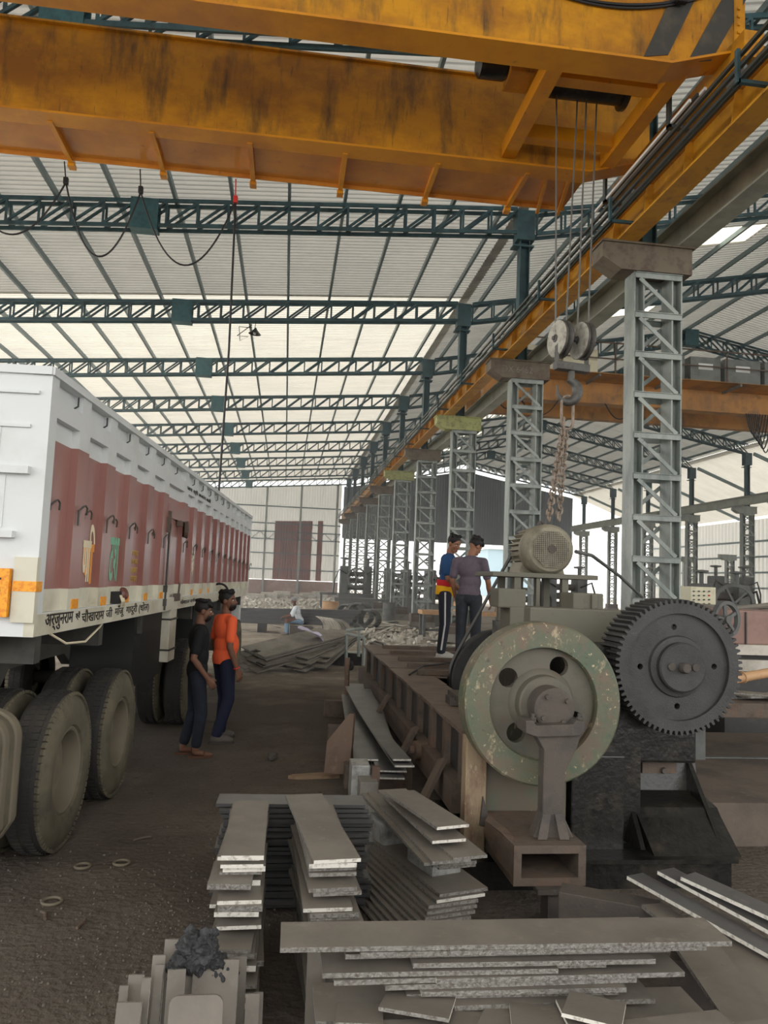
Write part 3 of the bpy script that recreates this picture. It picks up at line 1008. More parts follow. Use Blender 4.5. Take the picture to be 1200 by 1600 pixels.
ends = [0.12]+[x for r in rec for x in r]+[TL-0.12]
for (a, c) in zip([r[1] for r in rec], [r[0] for r in rec[1:]]+[TL-0.12]):
    if c-a < 0.03:
        continue
    b = MB()
    b.bb(XRC, HX, a, c, 1.62, 1.76); b.mi = 1
    b.bb(XRC, HX, a, c, 1.76, 2.69); b.mi = 2
    b.bb(XRC, HX, a, c, 2.69, 2.81)
    b.build('side_pillar', [MT['tcream'], MT['tbrown'], MT['twhite']], body)
    b = MB(); b.bb(XRC, HX, a+0.02, c-0.02, 2.93, 3.045); b.build('upper_post', MT['twhite'], body)
for k, (a, c) in enumerate(rec):
    if k != 5:
        b = MB(); b.bb(HX-0.002, HX+0.006, c+0.07, c+0.2, 1.625, 1.69)
        if k < 9:
            b.build('reflector', MT['reflect'], body)
    for (yy, xo) in ((a+0.12, XRC), (c+0.06, HX)):
        b = MB()
        x = xo+0.012
        z = 2.28-0.012*k
        b.tube([(x, yy, z-(0.1 if xo > 1.2 else 0.03)), (x, yy, z), (x+0.02, yy+0.02, z+0.03), (x+0.025, yy+0.055, z+0.04), (x+0.025, yy+0.09, z+0.025), (x+0.02, yy+0.1, z-0.02)], 0.0065, 6)
        b.build('rope_hook', MT['rust'] if k % 2 else MT['stripe'], body)
    if k < 12:
        b = MB()
        b.tube([(XRC+0.01, a+0.4, 2.95), (XRC+0.04, a+0.4, 2.97), (XRC+0.04, a+0.4, 3.03)], 0.006, 6)
        b.build('latch', MT['under'], body)
# side door
dr = MB(); dr.bb(XRC, XRC+0.035, 3.42, 4.0, 1.76, 2.5)
door = dr.build('side_door', MT['tbrown'], body)
b = MB(); b.bb(XRC, HX+0.01, 3.36, 4.24, 2.46, 2.6); b.build('door_header', MT['tbrown'], door)
b = MB(); b.tube([(HX+0.02, 3.42, 1.5), (HX+0.02, 3.42, 2.42)], 0.011, 6)
for z in (1.58, 1.72, 2.36):
    b.bb(HX-0.02, HX+0.03, 3.39, 3.45, z-0.035, z+0.035)
b.build('lock_rod', MT['under'], door)
b = MB(); b.bb(HX-0.01, HX+0.03, 3.36, 3.44, 2.3, 2.52); b.bb(HX-0.01, HX+0.04, 3.9, 4.0, 2.4, 2.46); b.build('door_latch', MT['rust'], door)
b = MB(); b.lathe([(0, 0), (0.09, 0.01), (0.1, 0.05), (0.02, 0.07), (0, 0.07)], (HX, 4.22, 2.38), (1, 0.3, 0), 16); b.build('marker_mirror', MT['rust'], body)
b = MB(); b.bb(HX-0.01, HX+0.04, 3.95, 4.1, 1.58, 1.66); b.tube([(HX+0.03, 4.02, 1.6), (HX+0.04, 4.02, 1.78)], 0.012, 6); b.build('door_bolt', MT['rust'], door)
# damaged side lamp in the white band
b = MB(); b.bb(XRC, HX+0.008, 1.7, 1.95, 1.625, 1.72); q = b.build('lamp_recess', MT['boxblack'], body)
b = MB(); b.lathe([(0, 0), (0.05, 0.0), (0.056, 0.015), (0.04, 0.035), (0, 0.04)], (HX, 1.87, 1.70), (1, -0.1, 0.35), 18); b.build('side_lamp', mat('dull_red_lens', (104, 62, 54), 0.4), q, smooth=True)
for k in range(3):
    b = MB(); b.tube([(HX+0.01, 1.76+0.04*k, 1.69), (HX+0.035, 1.74+0.04*k, 1.64), (HX+0.02, 1.77+0.05*k, 1.6)], 0.006, 5); b.build('loose_wire', MT['letterwhite'], q)
# rear face
for (x0, x1, z0, z1, d) in ((-HX, 1.16, 2.925, 2.945, 0.02), (-HX, 1.12, 2.72, 2.74, 0.015), (-HX, 1.14, 2.44, 2.485, 0.045), (-HX, 1.08, 2.06, 2.1, 0.05)):
    b = MB(); b.bb(x0, x1, -d, 0.02, z0, z1); b.build('tail_rib', MT['twhite'], body)
b = MB()
b.bb(-HX, 0.95, -0.006, 0.02, 2.5, 2.72)
b.bb(-HX, 1.0, -0.006, 0.02, 2.12, 2.43)
b.bb(-HX, 0.95, -0.006, 0.02, 1.62, 2.04)
b.build('tail_panel', MT['twhite'], body)
b = MB(); b.tube([(0.86, -0.015, 2.14), (0.86, -0.05, 2.28), (0.9, -0.05, 2.34), (0.95, -0.03, 2.28)], 0.012, 6); b.build('tail_hook', MT['rim'], body)
b = MB(); b.bb(1.0, 1.09, -0.06, -0.02, 1.6, 1.88); q = b.build('rear_reflector', MT['reflect'], body)
b = MB()
for z in (1.67, 1.75, 1.82):
    b.box((1.04, -0.062, z), (0.012, 0.006, 0.012))
b.build('rivet', MT['ink'], q)
b = MB(); b.bb(1.1, 1.232, -0.03, 0.02, 1.57, 1.95); b.build('corner_plate', MT['tcream'], body)
b = MB(); b.bb(1.1, 1.236, -0.034, 0.06, 1.75, 1.81); b.build('reflector', MT['reflect'], body)
b = MB(); b.bb(-HX, 1.0, -0.02, 0.05, 1.4, 1.485); b.build('rear_bumper', MT['under'], tk)

def text(s, m, name, parent, o, ux, uy, width, height, extr=0.002, fat=0.012):
    cu = bpy.data.curves.new('lettering', 'FONT')
    cu.body = s
    cu.extrude = 0.01
    cu.offset = fat
    cu.align_x = 'LEFT'
    to = bpy.data.objects.new('lettering', cu)
    col.objects.link(to)
    dg = bpy.context.evaluated_depsgraph_get()
    me = bpy.data.meshes.new_from_object(to.evaluated_get(dg))
    bpy.data.objects.remove(to)
    o, ux, uy = V(o), V(ux), V(uy)
    nn = ux.cross(uy)
    xs = [v.co.x for v in me.vertices]
    ys = [v.co.y for v in me.vertices]
    if not xs:
        return None
    sx = width/(max(xs)-min(xs))
    sy = height/(max(ys)-min(ys))
    x0, y0 = min(xs), min(ys)
    b = MB()
    b.mesh([o+ux*(v.co.x-x0)*sx+uy*(v.co.y-y0)*sy+nn*(0 if v.co.z < 0 else extr) for v in me.vertices], [tuple(p.vertices) for p in me.polygons])
    bpy.data.meshes.remove(me)
    return b.build(name, m, parent)
UX, UY = (0, 1, 0), (0, 0, 1)
sill = body
text('अर्जुनराम', MT['ink'], 'sill_lettering', body, (HX+0.005, 0.17, 1.505), UX, UY, 0.50, 0.105)
text('श्री', MT['ink'], 'sill_lettering', body, (HX+0.005, 0.72, 1.545), UX, UY, 0.09, 0.06)
text('चौखाराम', MT['ink'], 'sill_lettering', body, (HX+0.005, 0.85, 1.52), UX, UY, 0.52, 0.09)
text('जी', MT['ink'], 'sill_lettering', body, (HX+0.005, 1.42, 1.525), UX, UY, 0.17, 0.08)
text('माँजू', MT['ink'], 'sill_lettering', body, (HX+0.005, 1.66, 1.51), UX, UY, 0.27, 0.1)
text('गादूरी', MT['ink'], 'sill_lettering', body, (HX+0.005, 2.0, 1.51), UX, UY, 0.36, 0.1)
text('(धोल)', MT['ink'], 'sill_lettering', body, (HX+0.005, 2.42, 1.51), UX, UY, 0.38, 0.1)
text('मोबाइल नागौर राज', MT['ink'], 'sill_lettering', body, (HX+0.005, 4.3, 1.525), UX, UY, 1.3, 0.06)
text('जय श्री बजरंग बली', MT['ink'], 'rail_lettering', body, (HX+0.004, 4.3, 2.835), UX, UY, 1.7, 0.07)
text('णि', MT['letterwhite'], 'panel_lettering', body, (XRC+0.008, 0.93, 1.80), UX, UY, 0.26, 0.42, 0.003, 0.02)
text('ण', MT['gold'], 'panel_lettering', body, (XRC+0.0072, 0.94, 1.785), UX, UY, 0.25, 0.29, 0.0015, 0.03)
text('टश', MT['mint'], 'panel_lettering', body, (XRC+0.008, 1.585, 1.80), UX, UY, 0.26, 0.36, 0.002, 0.02)
for i in range(4):
    text(['गगाह', 'रकसह', 'जाणर', 'टठसर'][i], MT['yellowink'], 'panel_lettering', body, (XRC+0.008, 2.24, 2.02-0.075*i), UX, UY, 0.23, 0.052)
text('सह', MT['letterwhite'], 'panel_lettering', body, (HX+0.002, 4.86, 1.86), UX, UY, 0.12, 0.3)

# wheels
def wheel(y, x_out, sgn=1):
    """tyre standing on the ground; x_out is its outer face"""
    R = 0.525
    b = MB()
    prof = [(0.29, 0.03), (0.30, 0.012), (0.36, 0.0), (0.43, 0.004), (0.47, 0.02), (0.495, 0.035)]
    b.mi = 1
    ax = (-sgn, 0, 0)
    o = (x_out, y, R)
    b.lathe(prof, o, ax, 56)
    b.mi = 0
    b.lathe([(0.495, 0.035), (0.515, 0.05), (0.525, 0.09), (0.527, 0.14), (0.525, 0.19), (0.515, 0.23), (0.495, 0.245), (0.43, 0.275), (0.36, 0.28), (0.29, 0.25)], o, ax, 56)
    for k in range(72):
        a = 2*PI*k/72
        b.mi = 1
        for (h, w_, r) in ((0.045, 0.05, 0.502),):
            c = V((x_out-sgn*h, y+math.cos(a)*r, R+math.sin(a)*r))
            b.box(c, (w_, 0.022, 0.034), M.Rotation(a, 3, 'X') @ M.Rotation(0.35, 3, 'Z'))
        b.mi = 0
        for h in (0.1, 0.18):
            c = V((x_out-sgn*h, y+math.cos(a+0.03*h)*0.523, R+math.sin(a+0.03*h)*0.523))
            b.box(c, (0.05, 0.016, 0.03), M.Rotation(a, 3, 'X'))
    t = b.build('tyre', [MT['tyre'], MT['dusttyre']], tk, smooth=True)
    b = MB()
    b.lathe([(0.29, 0.03), (0.275, 0.022), (0.262, 0.03), (0.25, 0.06), (0.245, 0.14), (0.2, 0.165), (0.12, 0.17), (0.11, 0.12), (0.1, 0.1), (0.0, 0.095)], o, ax, 48)
    rm = b.build('rim', MT['rim'], t, smooth=True)
    return t
def axle(y, front=False):
    for s in (1, -1):
        wheel(y, s*1.23, s)
        if not front:
            wheel(y, s*0.9, s)
    b = MB()
    b.tube([(-0.95, y, 0.525), (0.95, y, 0.525)], 0.08, 12)
    b.lathe([(0, -0.16), (0.15, -0.14), (0.22, 0), (0.15, 0.14), (0, 0.16)], (0, y, 0.525), (0, 1, 0), 20)
    b.build('axle', MT['under'], tk, smooth=True)
axle(0.85); axle(2.13); axle(5.4)
axle(10.2, True)
for s in (-1, 1):
    b = MB()
    b.prism([(s*0.46, -0.0, 1.12), (s*0.46, 2.6, 1.12), (s*0.46, 2.8, 1.0), (s*0.46, 11.0, 1.0), (s*0.46, 11.0, 1.3), (s*0.46, 0.0, 1.3)], (0.09*s, 0, 0))
    b.build('chassis_rail', MT['under'], tk)
    for i in range(9):
        yy = 0.3+1.3*i
        b = MB()
        b.bb(s*0.02, s*1.15, yy-0.05, yy+0.05, 1.3, 1.485)
        b.build('cross_bearer', MT['under'], tk)
    b = MB()
    for k in range(7):
        b.prism([(s*0.5-0.04, 0.55+0.09*k, 0.66+0.03*k), (s*0.5-0.04, 2.27-0.09*k, 0.66+0.03*k), (s*0.5-0.04, 2.27-0.09*k, 0.685+0.03*k), (s*0.5-0.04, 0.55+0.09*k, 0.685+0.03*k)], (0.08, 0, 0))
    b.build('leaf_spring', MT['under'], tk)
b = MB(); b.prism([(0.62, 0.05, 1.3), (0.62, 0.9, 1.3), (0.62, 1.15, 1.16), (0.62, 0.95, 0.98), (0.62, 0.1, 1.08)], (0.03, 0, 0)); b.build('hanger_plate', MT['under'], tk)
b = MB(); b.bb(0.55, 1.12, 2.75, 3.95, 0.8, 1.48); b.build('tool_box', MT['boxblack'], tk)
b = MB(); b.bb(0.75, 1.21, 3.9, 4.25, 0.92, 1.485); q = b.build('side_box', MT['tcream'], tk, bevel=0.01)
for z in (1.05, 1.38):
    b = MB(); b.bb(0.76, 1.222, 3.892, 4.252, z-0.01, z+0.01); b.build('box_strap', MT['under'], q)
b = MB(); b.bb(-1.1, -0.5, 2.75, 9.4, 0.8, 1.45); b.build('fuel_tank', MT['boxblack'], tk, bevel=0.05)
b = MB(); b.bb(0.5, 1.1, 6.2, 9.3, 0.75, 1.45); b.build('fuel_tank', MT['boxblack'], tk, bevel=0.05)
b = MB(); b.bb(-1.15, 1.1, 11.0, 11.3, 0.6, 3.0); b.build('cab_wall', MT['twhite'], tk)
b = MB(); b.tube([(1.2, 0.35, 1.48), (1.22, 0.6, 1.4), (1.22, 1.0, 1.38), (1.2, 1.4, 1.46), (1.19, 1.5, 1.49)], 0.008, 6); b.build('loose_cable', MT['letterwhite'], tk)
# ribbed mudguard behind the first wheel
b = MB()
prf = []
for i in range(9):
    a = PI/2*i/8
    prf.append((1.2-0.16+0.16*math.sin(a), 1.07-0.16+0.16*math.cos(a)))
prf += [(1.2, 0.46), (1.14, 0.36), (0.3, 0.36), (0.3, 1.07)]
b.prism([(p[0], -0.4, p[1]) for p in prf], (0, 0.46, 0))
mg = b.build('air_tank_guard', MT['dusttyre'], tk, bevel=0.03)
for yy in (-0.36, -0.2, -0.04):
    b = MB(); b.prism([(p[0]+0.012 if p[0] > 0.8 else p[0], yy-0.035, p[1]+(0.012 if p[1] > 0.6 else 0)) for p in prf], (0, 0.07, 0)); b.build('guard_rib', MT['rim'], mg, bevel=0.01)
b = MB(); b.tube([(1.0, -0.2, 1.07), (0.95, -0.3, 1.12), (0.85, -0.28, 1.12)], [0.02, 0.06, 0.02], 10); b.build('rag', mat('purple_rag', (96, 72, 96), 0.9), mg)
d_ = V((0.063, 1, 0)).normalized()
rr = -math.atan2(0.063, 1)
tk.rotation_euler = (0, 0, rr)
corner = V((-1.44, 4.753, 0))
tk.location = corner-M.Rotation(rr, 3, 'Z') @ V((HX, 0, 0))

# ---------------------------------------------------------------- shearing machine
MT['fly'] = mat('worn_green_paint', (96, 96, 78), 0.5, layers=[((80, 92, 73), 6, 0.46, 0.6, U1), ((104, 91, 76), 7, 0.48, 0.62, U1), ((164, 150, 122), 9, 0.585, 0.68, (1.6, 1, 1)), ((182, 166, 134), 30, 0.63, 0.68, U1), ((66, 58, 50), 20, 0.6, 0.72, U1)], bump=0.15, bscale=50)
MT['flyweb'] = mat('dusty_green_grey', (96, 91, 80), 0.65, layers=[((82, 82, 72), 4, 0.45, 0.65, U1), ((100, 84, 72), 7, 0.55, 0.75, U1)], bump=0.2, bscale=60)
MT['castiron'] = mat('dusty_cast_iron', (82, 74, 67), 0.75, layers=[((64, 60, 58), 5, 0.45, 0.7, U1), ((112, 104, 96), 16, 0.62, 0.8, U1)], bump=0.3, bscale=70)
MT['gear'] = mat('dark_gear_iron', (64, 64, 63), 0.6, 0.15, layers=[((48, 48, 47), 5, 0.45, 0.7, U1), ((86, 84, 80), 22, 0.62, 0.8, U1)], bump=0.35, bscale=90)
MT['olive'] = mat('dusty_olive_paint', (104, 101, 88), 0.65, layers=[((100, 98, 86), 4, 0.45, 0.7, U1), ((84, 74, 66), 11, 0.6, 0.78, U1)])
MT['sideplate'] = mat('worn_frame_paint', (92, 84, 72), 0.65, layers=[((80, 88, 74), 4, 0.5, 0.66, U1), ((102, 78, 62), 6, 0.55, 0.72, U1), ((178, 164, 138), 16, 0.66, 0.76, (1, 1, 0.4))])
MT['postpaint'] = mat('peeling_cream_post', (140, 122, 98), 0.7, layers=[((110, 84, 66), 9, 0.46, 0.62, (1, 1, 0.4)), ((178, 166, 138), 16, 0.6, 0.72, (1, 1, 0.4))])
YF = 4.75
ma = thing('shearing_machine', 'heavy shearing machine with worn green flywheel and dark toothed gear wheel', 'machine', (2.1, 5.4, 0))
fc_ = aty(850, 1100, YF)
def disc(name, m, prof, o, axis, parent, seg=64):
    b = MB()
    b.lathe(prof, o, axis, seg)
    return b.build(name, m, parent, smooth=True, angle=30)
AX = (0, 1, 0)
fr = disc('flywheel_rim', MT['fly'], [(0.345, 0.02), (0.352, 0.0), (0.495, 0.0), (0.507, 0.012), (0.507, 0.19), (0.495, 0.2), (0.345, 0.2), (0.345, 0.02)], fc_, AX, ma, 96)
holes = [circ((u-850)/128*0.507, -(v-1100)/128*0.507, 0.062, 28) for (u, v) in ((795, 1062), (879, 1042), (810, 1148), (905, 1128))]
b = MB()
b.holed(circ(0, 0, 0.352, 80), holes, (fc_+V((0, 0.06, 0)), (1, 0, 0), (0, 0, 1), (0, 1, 0)), 0.06)
b.build('flywheel_web', MT['flyweb'], fr)
disc('flywheel_hub', MT['flyweb'], [(0, -0.05), (0.165, -0.05), (0.175, -0.04), (0.18, 0.03), (0.205, 0.045), (0.215, 0.06), (0, 0.07)], fc_, AX, fr)
cap = disc('crank_cap', MT['castiron'], [(0, -0.2), (0.11, -0.2), (0.125, -0.19), (0.127, -0.05), (0, -0.05)], fc_, AX, ma)
b = MB()
for a in range(4):
    b.lathe([(0, -0.02), (0.014, -0.02), (0.016, 0.0), (0, 0.0)], fc_+V((0.09*math.cos(a*PI/2+0.6), -0.2, 0.09*math.sin(a*PI/2+0.6))), AX, 10)
b.build('bolt', MT['castiron'], cap)
# connecting arm down to the channel
ya = 4.5
def P(u, v, y):
    return aty(u, v, y)
b = MB()
outl = [(846, 1150), (838, 1290), (826, 1316), (898, 1312), (878, 1285), (880, 1210), (896, 1158), (908, 1135), (830, 1132)]
b.prism([P(u, v, ya) for (u, v) in [(838, 1150), (850, 1172), (848, 1270), (832, 1312), (898, 1312), (880, 1272), (884, 1205), (902, 1168), (908, 1148)]], (0, 0.1, 0))
arm = b.build('crank_arm', MT['castiron'], ma, bevel=0.008)
b = MB()
b.prism([P(u, v, ya-0.03) for (u, v) in [(822, 1126), (822, 1146), (840, 1152), (906, 1150), (914, 1144), (914, 1128), (900, 1126), (896, 1132), (838, 1134), (834, 1126)]], (0, 0.18, 0))
b.build('bearing_strap', MT['castiron'], arm, bevel=0.006)
b = MB()
for u in (833, 905):
    b.lathe([(0, 0), (0.02, 0), (0.02, 0.03), (0.012, 0.03), (0.012, 0.05), (0, 0.05)], P(u, 1128, ya+0.06), (0, 0, 1), 8)
b.build('bolt', MT['castiron'], arm)
b = MB()
b.prism([P(848, 1272, ya-0.01), P(840, 1312, ya-0.06), P(850, 1312, ya-0.06), P(856, 1272, ya-0.01)], (0.02, 0, 0))
b.prism([P(872, 1272, ya-0.01), P(880, 1312, ya-0.06), P(890, 1312, ya-0.06), P(880, 1272, ya-0.01)], (-0.02, 0, 0))
b.build('gusset', MT['castiron'], arm)
# box channel, open to the front
yc = 4.36
p0, p1 = P(806, 1330, yc), P(915, 1384, yc)
x0, x1, z1, z0 = p0.x, p1.x, p0.z+0.03, p1.z
b = MB()
t_ = 0.045
b.bb(x0-0.01, x1, yc, yc+1.0, z1-t_, z1)
b.bb(x0-0.01, x1, yc, yc+1.0, z0, z0+t_)
b.bb(x0-0.01, x0-0.01+t_, yc, yc+1.0, z0+t_, z1-t_)
b.bb(x1-t_, x1, yc, yc+1.0, z0+t_, z1-t_)
b.build('box_channel', MT['rust'], ma)
b = MB()
b.bb((x0+x1)/2-0.09, (x0+x1)/2+0.07, yc-0.05, yc+0.5, z0-0.03, z0-0.002)
b.bb((x0+x1)/2-0.02, (x0+x1)/2+0.06, yc-0.02, yc+0.1, 0, z0-0.03)
b.build('channel_foot', MT['castiron'], ma)
b = MB()
b.prism([P(758, 1282, 4.7), P(782, 1300, 4.5), P(800, 1318, 4.4), P(800, 1372, 4.4), P(775, 1340, 4.6), P(757, 1305, 4.72)], (0.05, 0.12, 0))
b.build('channel_bracket', MT['rust'], ma)
# frame: side plate, post, body
q0 = P(745, 1140, 5.05)
q1 = P(880, 1330, 5.05)
b = MB(); b.bb(q0.x, q1.x, 5.02, 5.1, 0.1, q0.z+0.1); b.build('side_plate', MT['sideplate'], ma)
a0, a1 = P(728, 1150, 4.98), P(757, 1290, 4.98)
b = MB(); b.bb(a0.x, a1.x, 4.96, 5.08, 0.12, a0.z); b.build('corner_post', MT['postpaint'], ma, bevel=0.01)
b = MB(); b.prism([P(755, 1245, 4.94), P(768, 1290, 4.94), P(750, 1290, 4.94)], (0, 0.1, 0)); b.build('post_gusset', MT['castiron'], ma)
b0, b1 = P(870, 1006, 5.3), P(985, 1006, 5.3)
b = MB(); b.bb(1.76, b1.x, 5.12, 6.3, 0.0, b0.z); b.build('machine_body', MT['darkgrime'], ma)
b = MB(); b.bb(2.34, 3.7, 7.3, 8.5, 0.0, 1.5); b.build('rear_body', MT['darkgrime'], ma)
c0_, c1_ = P(797, 947, 7.0), P(962, 947, 7.0)
b = MB(); b.bb(c0_.x, c1_.x, 7.0, 7.34, 1.2, c0_.z); b.build('top_beam', MT['olive'], ma, bevel=0.015)
e0, e1 = P(822, 952, 5.7), P(975, 1003, 5.7)
b = MB(); b.bb(e0.x, e1.x, 5.6, 5.76, e1.z-0.05, e0.z+0.02); b.build('front_plate', MT['olive'], ma, bevel=0.012)
for (u0, u1, v0, v1, y0_, y1_) in ((779, 822, 919, 951, 7.0, 7.3), (896, 943, 926, 962, 6.95, 7.3), (925, 934, 928, 948, 6.92, 6.95)):
    p, q = P(u0, v0, y0_), P(u1, v1, y0_)
    b = MB(); b.bb(p.x, q.x, y0_, y1_, min(q.z, c0_.z+0.0), p.z); b.build('bearing_box', MT['olive'], ma, bevel=0.015)
# rear flywheel and belt to the motor
YR = 8.75
rc = P(785, 1066, YR)
rr_ = 0.60
rw = disc('rear_flywheel', MT['gear'], [(0.42, 0.02), (0.43, 0.0), (rr_-0.02, 0.0), (rr_, 0.015), (rr_, 0.16), (0.42, 0.16), (0.42, 0.02)], rc, AX, ma, 72)
b = MB()
for k in range(6):
    a = 2*PI*k/6+0.3
    b.bar(rc+V((0.08*math.cos(a), 0.08, 0.08*math.sin(a))), rc+V((0.44*math.cos(a), 0.08, 0.44*math.sin(a))), 0.08, 0.05, up=(0, 1, 0))
b.lathe([(0, 0.0), (0.12, 0.0), (0.12, 0.16), (0, 0.16)], rc, AX, 20)
b.build('wheel_spokes', MT['gear'], rw)
mp = P(862, 858, YM-0.3)                   # motor fan face centre
mr_ = 0.265
mb_pul = V((mp.x, YR, mp.z))
b = MB(); b.lathe([(0, -0.02), (0.11, -0.02), (0.11, 0.18), (0, 0.18)], mb_pul, AX, 24); pul = None
dd = (mb_pul-rc); dd.y = 0
ln = dd.length
th = math.atan2(dd.z, dd.x)
def belt_side(sg):
    off = math.acos((rr_-0.11)/ln)
    a = th+sg*off
    n = V((math.cos(a), 0, math.sin(a)))
    return rc+n*(rr_+0.008), mb_pul+n*0.118
bl = MB()
bpts = []
off = math.acos((rr_-0.11)/ln)
for i in range(30):
    a = th+off+(2*PI-2*off)*i/29
    bpts.append(rc+V((math.cos(a), 0, math.sin(a)))*(rr_+0.008))
for i in range(10):
    a = th-off+2*off*i/9
    bpts.append(mb_pul+V((math.cos(a), 0, math.sin(a)))*0.118)
n = len(bpts)
vs = []
for p in bpts:
    c = rc if (p-rc).length < (p-mb_pul).length else mb_pul
    o_ = (p-c); o_.y = 0; o_.normalize()
    vs += [p+V((0, 0.02, 0)), p+V((0, 0.13, 0)), p+o_*0.012+V((0, 0.13, 0)), p+o_*0.012+V((0, 0.02, 0))]
fs = []
for i in range(n):
    j = (i+1) % n
    for k in range(4):
        fs.append((i*4+k, i*4+(k+1) % 4, j*4+(k+1) % 4, j*4+k))
bl.mesh(vs, fs)
bl.build('drive_belt', MT['cable'], ma)
# motor table
tz = P(850, 896, YM-0.3).z
t0_, t1_ = P(768, 896, YM-0.3), P(932, 896, YM-0.3)
b = MB(); b.bb(t0_.x, t1_.x, YM-0.35, YM+0.42, tz-0.05, tz); b.build('motor_table', MT['olive'], ma, bevel=0.008)
for (u, w_) in ((806, 0.07), (838, 0.04), (880, 0.07)):
    p = P(u, 900, YM-0.25)
    for yy in (YM-0.28, YM+0.3):
        b = MB(); b.bb(p.x-w_/2, p.x+w_/2, yy-0.04, yy+0.04, 1.5, tz-0.05); b.build('table_leg', MT['olive'], ma)
# gear wheel
YG = 4.95
gc = P(1062, 1042, YG)
Rg = 0.425
NT = 70
outer = []
for k in range(NT):
    a = 2*PI*k/NT
    for (da, r) in ((-0.30, Rg), (-0.17, Rg+0.028), (0.17, Rg+0.028), (0.30, Rg)):
        aa = a+da*2*PI/NT
        outer.append((r*math.cos(aa), r*math.sin(aa)))
gh = [circ(0.265*math.cos(a), 0.265*math.sin(a), 0.02, 14) for a in (0.02, PI/2+0.1, PI+0.03, -PI/2)]
b = MB()
b.holed(outer, [circ(0, 0, 0.358, 72)], (gc, (1, 0, 0), (0, 0, 1), (0, 1, 0)), 0.30)
gw = b.build('gear_wheel', MT['gear'], ma)
b = MB()
b.holed(circ(0, 0, 0.36, 72), gh, (gc+V((0, 0.03, 0)), (1, 0, 0), (0, 0, 1), (0, 1, 0)), 0.05)
b.build('gear_web', MT['gear'], gw)
disc('gear_hub', MT['gear'], [(0, -0.05), (0.155, -0.05), (0.165, -0.04), (0.165, 0.0), (0.2, 0.01), (0.21, 0.035), (0, 0.04)], gc, AX, gw)
b = MB()
b.lathe([(0, -0.1), (0.028, -0.1), (0.036, -0.085), (0.036, -0.05), (0, -0.05)], gc, AX, 20)
for dx in (-0.085, 0.085):
    b.lathe([(0, -0.062), (0.026, -0.062), (0.028, -0.05), (0, -0.05)], gc+V((dx, 0, 0.004)), AX, 16)
b.build('shaft_end', MT['castiron'], gw, smooth=True)
disc('gear_shaft', MT['darkgrime'], [(0, 0.08), (0.09, 0.08), (0.09, 1.0), (0, 1.0)], gc, AX, ma, 24)
# black greasy base; its left end stands in for dark shadow
k0, k1 = P(735, 1345, 4.85), P(1143, 1345, 4.85)
b = MB(); b.bb(k0.x, k1.x, 4.85, 6.2, 0, k1.z); base = b.build('base_block', MT['darkgrime'], ma)
b = MB(); b.bb(P(890, 1345, 4.8).x, k1.x+0.02, 4.8, 6.2, k1.z, k1.z+0.025); b.build('base_lip', MT['darkgrime'], ma)
zt_ = P(900, 1180, 5.1).z
h0, h1 = P(885, 1200, 5.1), P(966, 1200, 5.1)
b = MB(); b.bb(h0.x, h1.x, 5.0, 6.2, k1.z, zt_+0.02); b.build('gear_pedestal', MT['darkgrime'], ma, bevel=0.01)
s0, s1 = P(964, 1180, 5.45), P(1085, 1180, 5.45)
sz = P(1000, 1258, 5.2).z
b = MB()
b.prism([(s0.x, 4.86, k1.z+0.02), (s0.x, 6.2, k1.z+0.02), (s0.x, 6.2, s0.z), (s0.x, 5.45, s0.z), (s0.x, 5.4, sz+0.05), (s0.x, 5.15, sz), (s0.x, 5.1, sz-0.05)], (s1.x-s0.x, 0, 0))
b.build('sloped_housing', MT['darkgrime'], ma)
b = MB(); pp = P(1003, 1186, 5.42); pq = P(1056, 1208, 5.42); b.bb(pp.x, pq.x, 5.41, 5.46, pq.z, pp.z); b.build('rusty_patch_plate', MT['rust'], ma)
b = MB(); b.lathe([(0, -0.02), (0.02, -0.02), (0.024, 0), (0, 0)], P(1037, 1204, 5.4), AX, 10); b.build('bolt', MT['castiron'], ma)
for (top, bot, yb_, wd) in ((P(985, 1262, 5.15), P(1002, 1328, 4.86), 5.3, 0.03), (P(1072, 1184, 5.45), P(1132, 1342, 4.86), 6.2, 0.03)):
    b = MB()
    b.prism([top, bot, (bot.x, yb_, k1.z+0.02), (top.x, yb_, top.z)], (wd, 0, 0))
    b.build('stiffener_rib', MT['darkgrime'], ma)
g0_, g1_ = P(970, 1158, 5.2), P(1100, 1182, 5.2)
b = MB(); b.bb(g0_.x, g1_.x, 5.3, 6.2, s0.z-0.02, gc.z-0.1); b.build('shaft_bearing', MT['darkgrime'], ma, bevel=0.02)

# ---------------------------------------------------------------- electric motor
MT['motor'] = mat('dusty_motor_paint', (140, 134, 116), 0.65, layers=[((112, 106, 90), 4, 0.45, 0.65, U1), ((168, 156, 128), 9, 0.6, 0.78, U1)])
mo = thing('electric_motor', 'dusty grey electric motor with round grille hung on the chain above the flywheel', 'motor', (mp.x, YM, tz))
b = MB()
prof = [(0.0, 0.02), (0.2, 0.02), (0.235, 0.03), (mr_, 0.07), (mr_+0.01, 0.12), (mr_+0.01, 0.3), (0.2, 0.3), (0, 0.3)]
b.lathe(prof, mp, AX, 40)
fcv = b.build('fan_cover', MT['motor'], mo, smooth=True)
b = MB(); b.lathe([(0, 0), (0.19, 0), (0.19, 0.018), (0, 0.018)], mp, AX, 8); b.build('grille_back', MT['cable'], fcv)
b = MB()
for i in range(-9, 10):
    c = i*0.021
    h = min(0.19, 0.27-abs(c)) if abs(c) < 0.2 else 0
    if h > 0.02:
        b.bb(mp.x+c-0.004, mp.x+c+0.004, mp.y-0.012, mp.y, mp.z-h, mp.z+h)
        b.bb(mp.x-h, mp.x+h, mp.y-0.014, mp.y-0.002, mp.z+c-0.004, mp.z+c+0.004)
b.build('grille', MT['motor'], fcv)
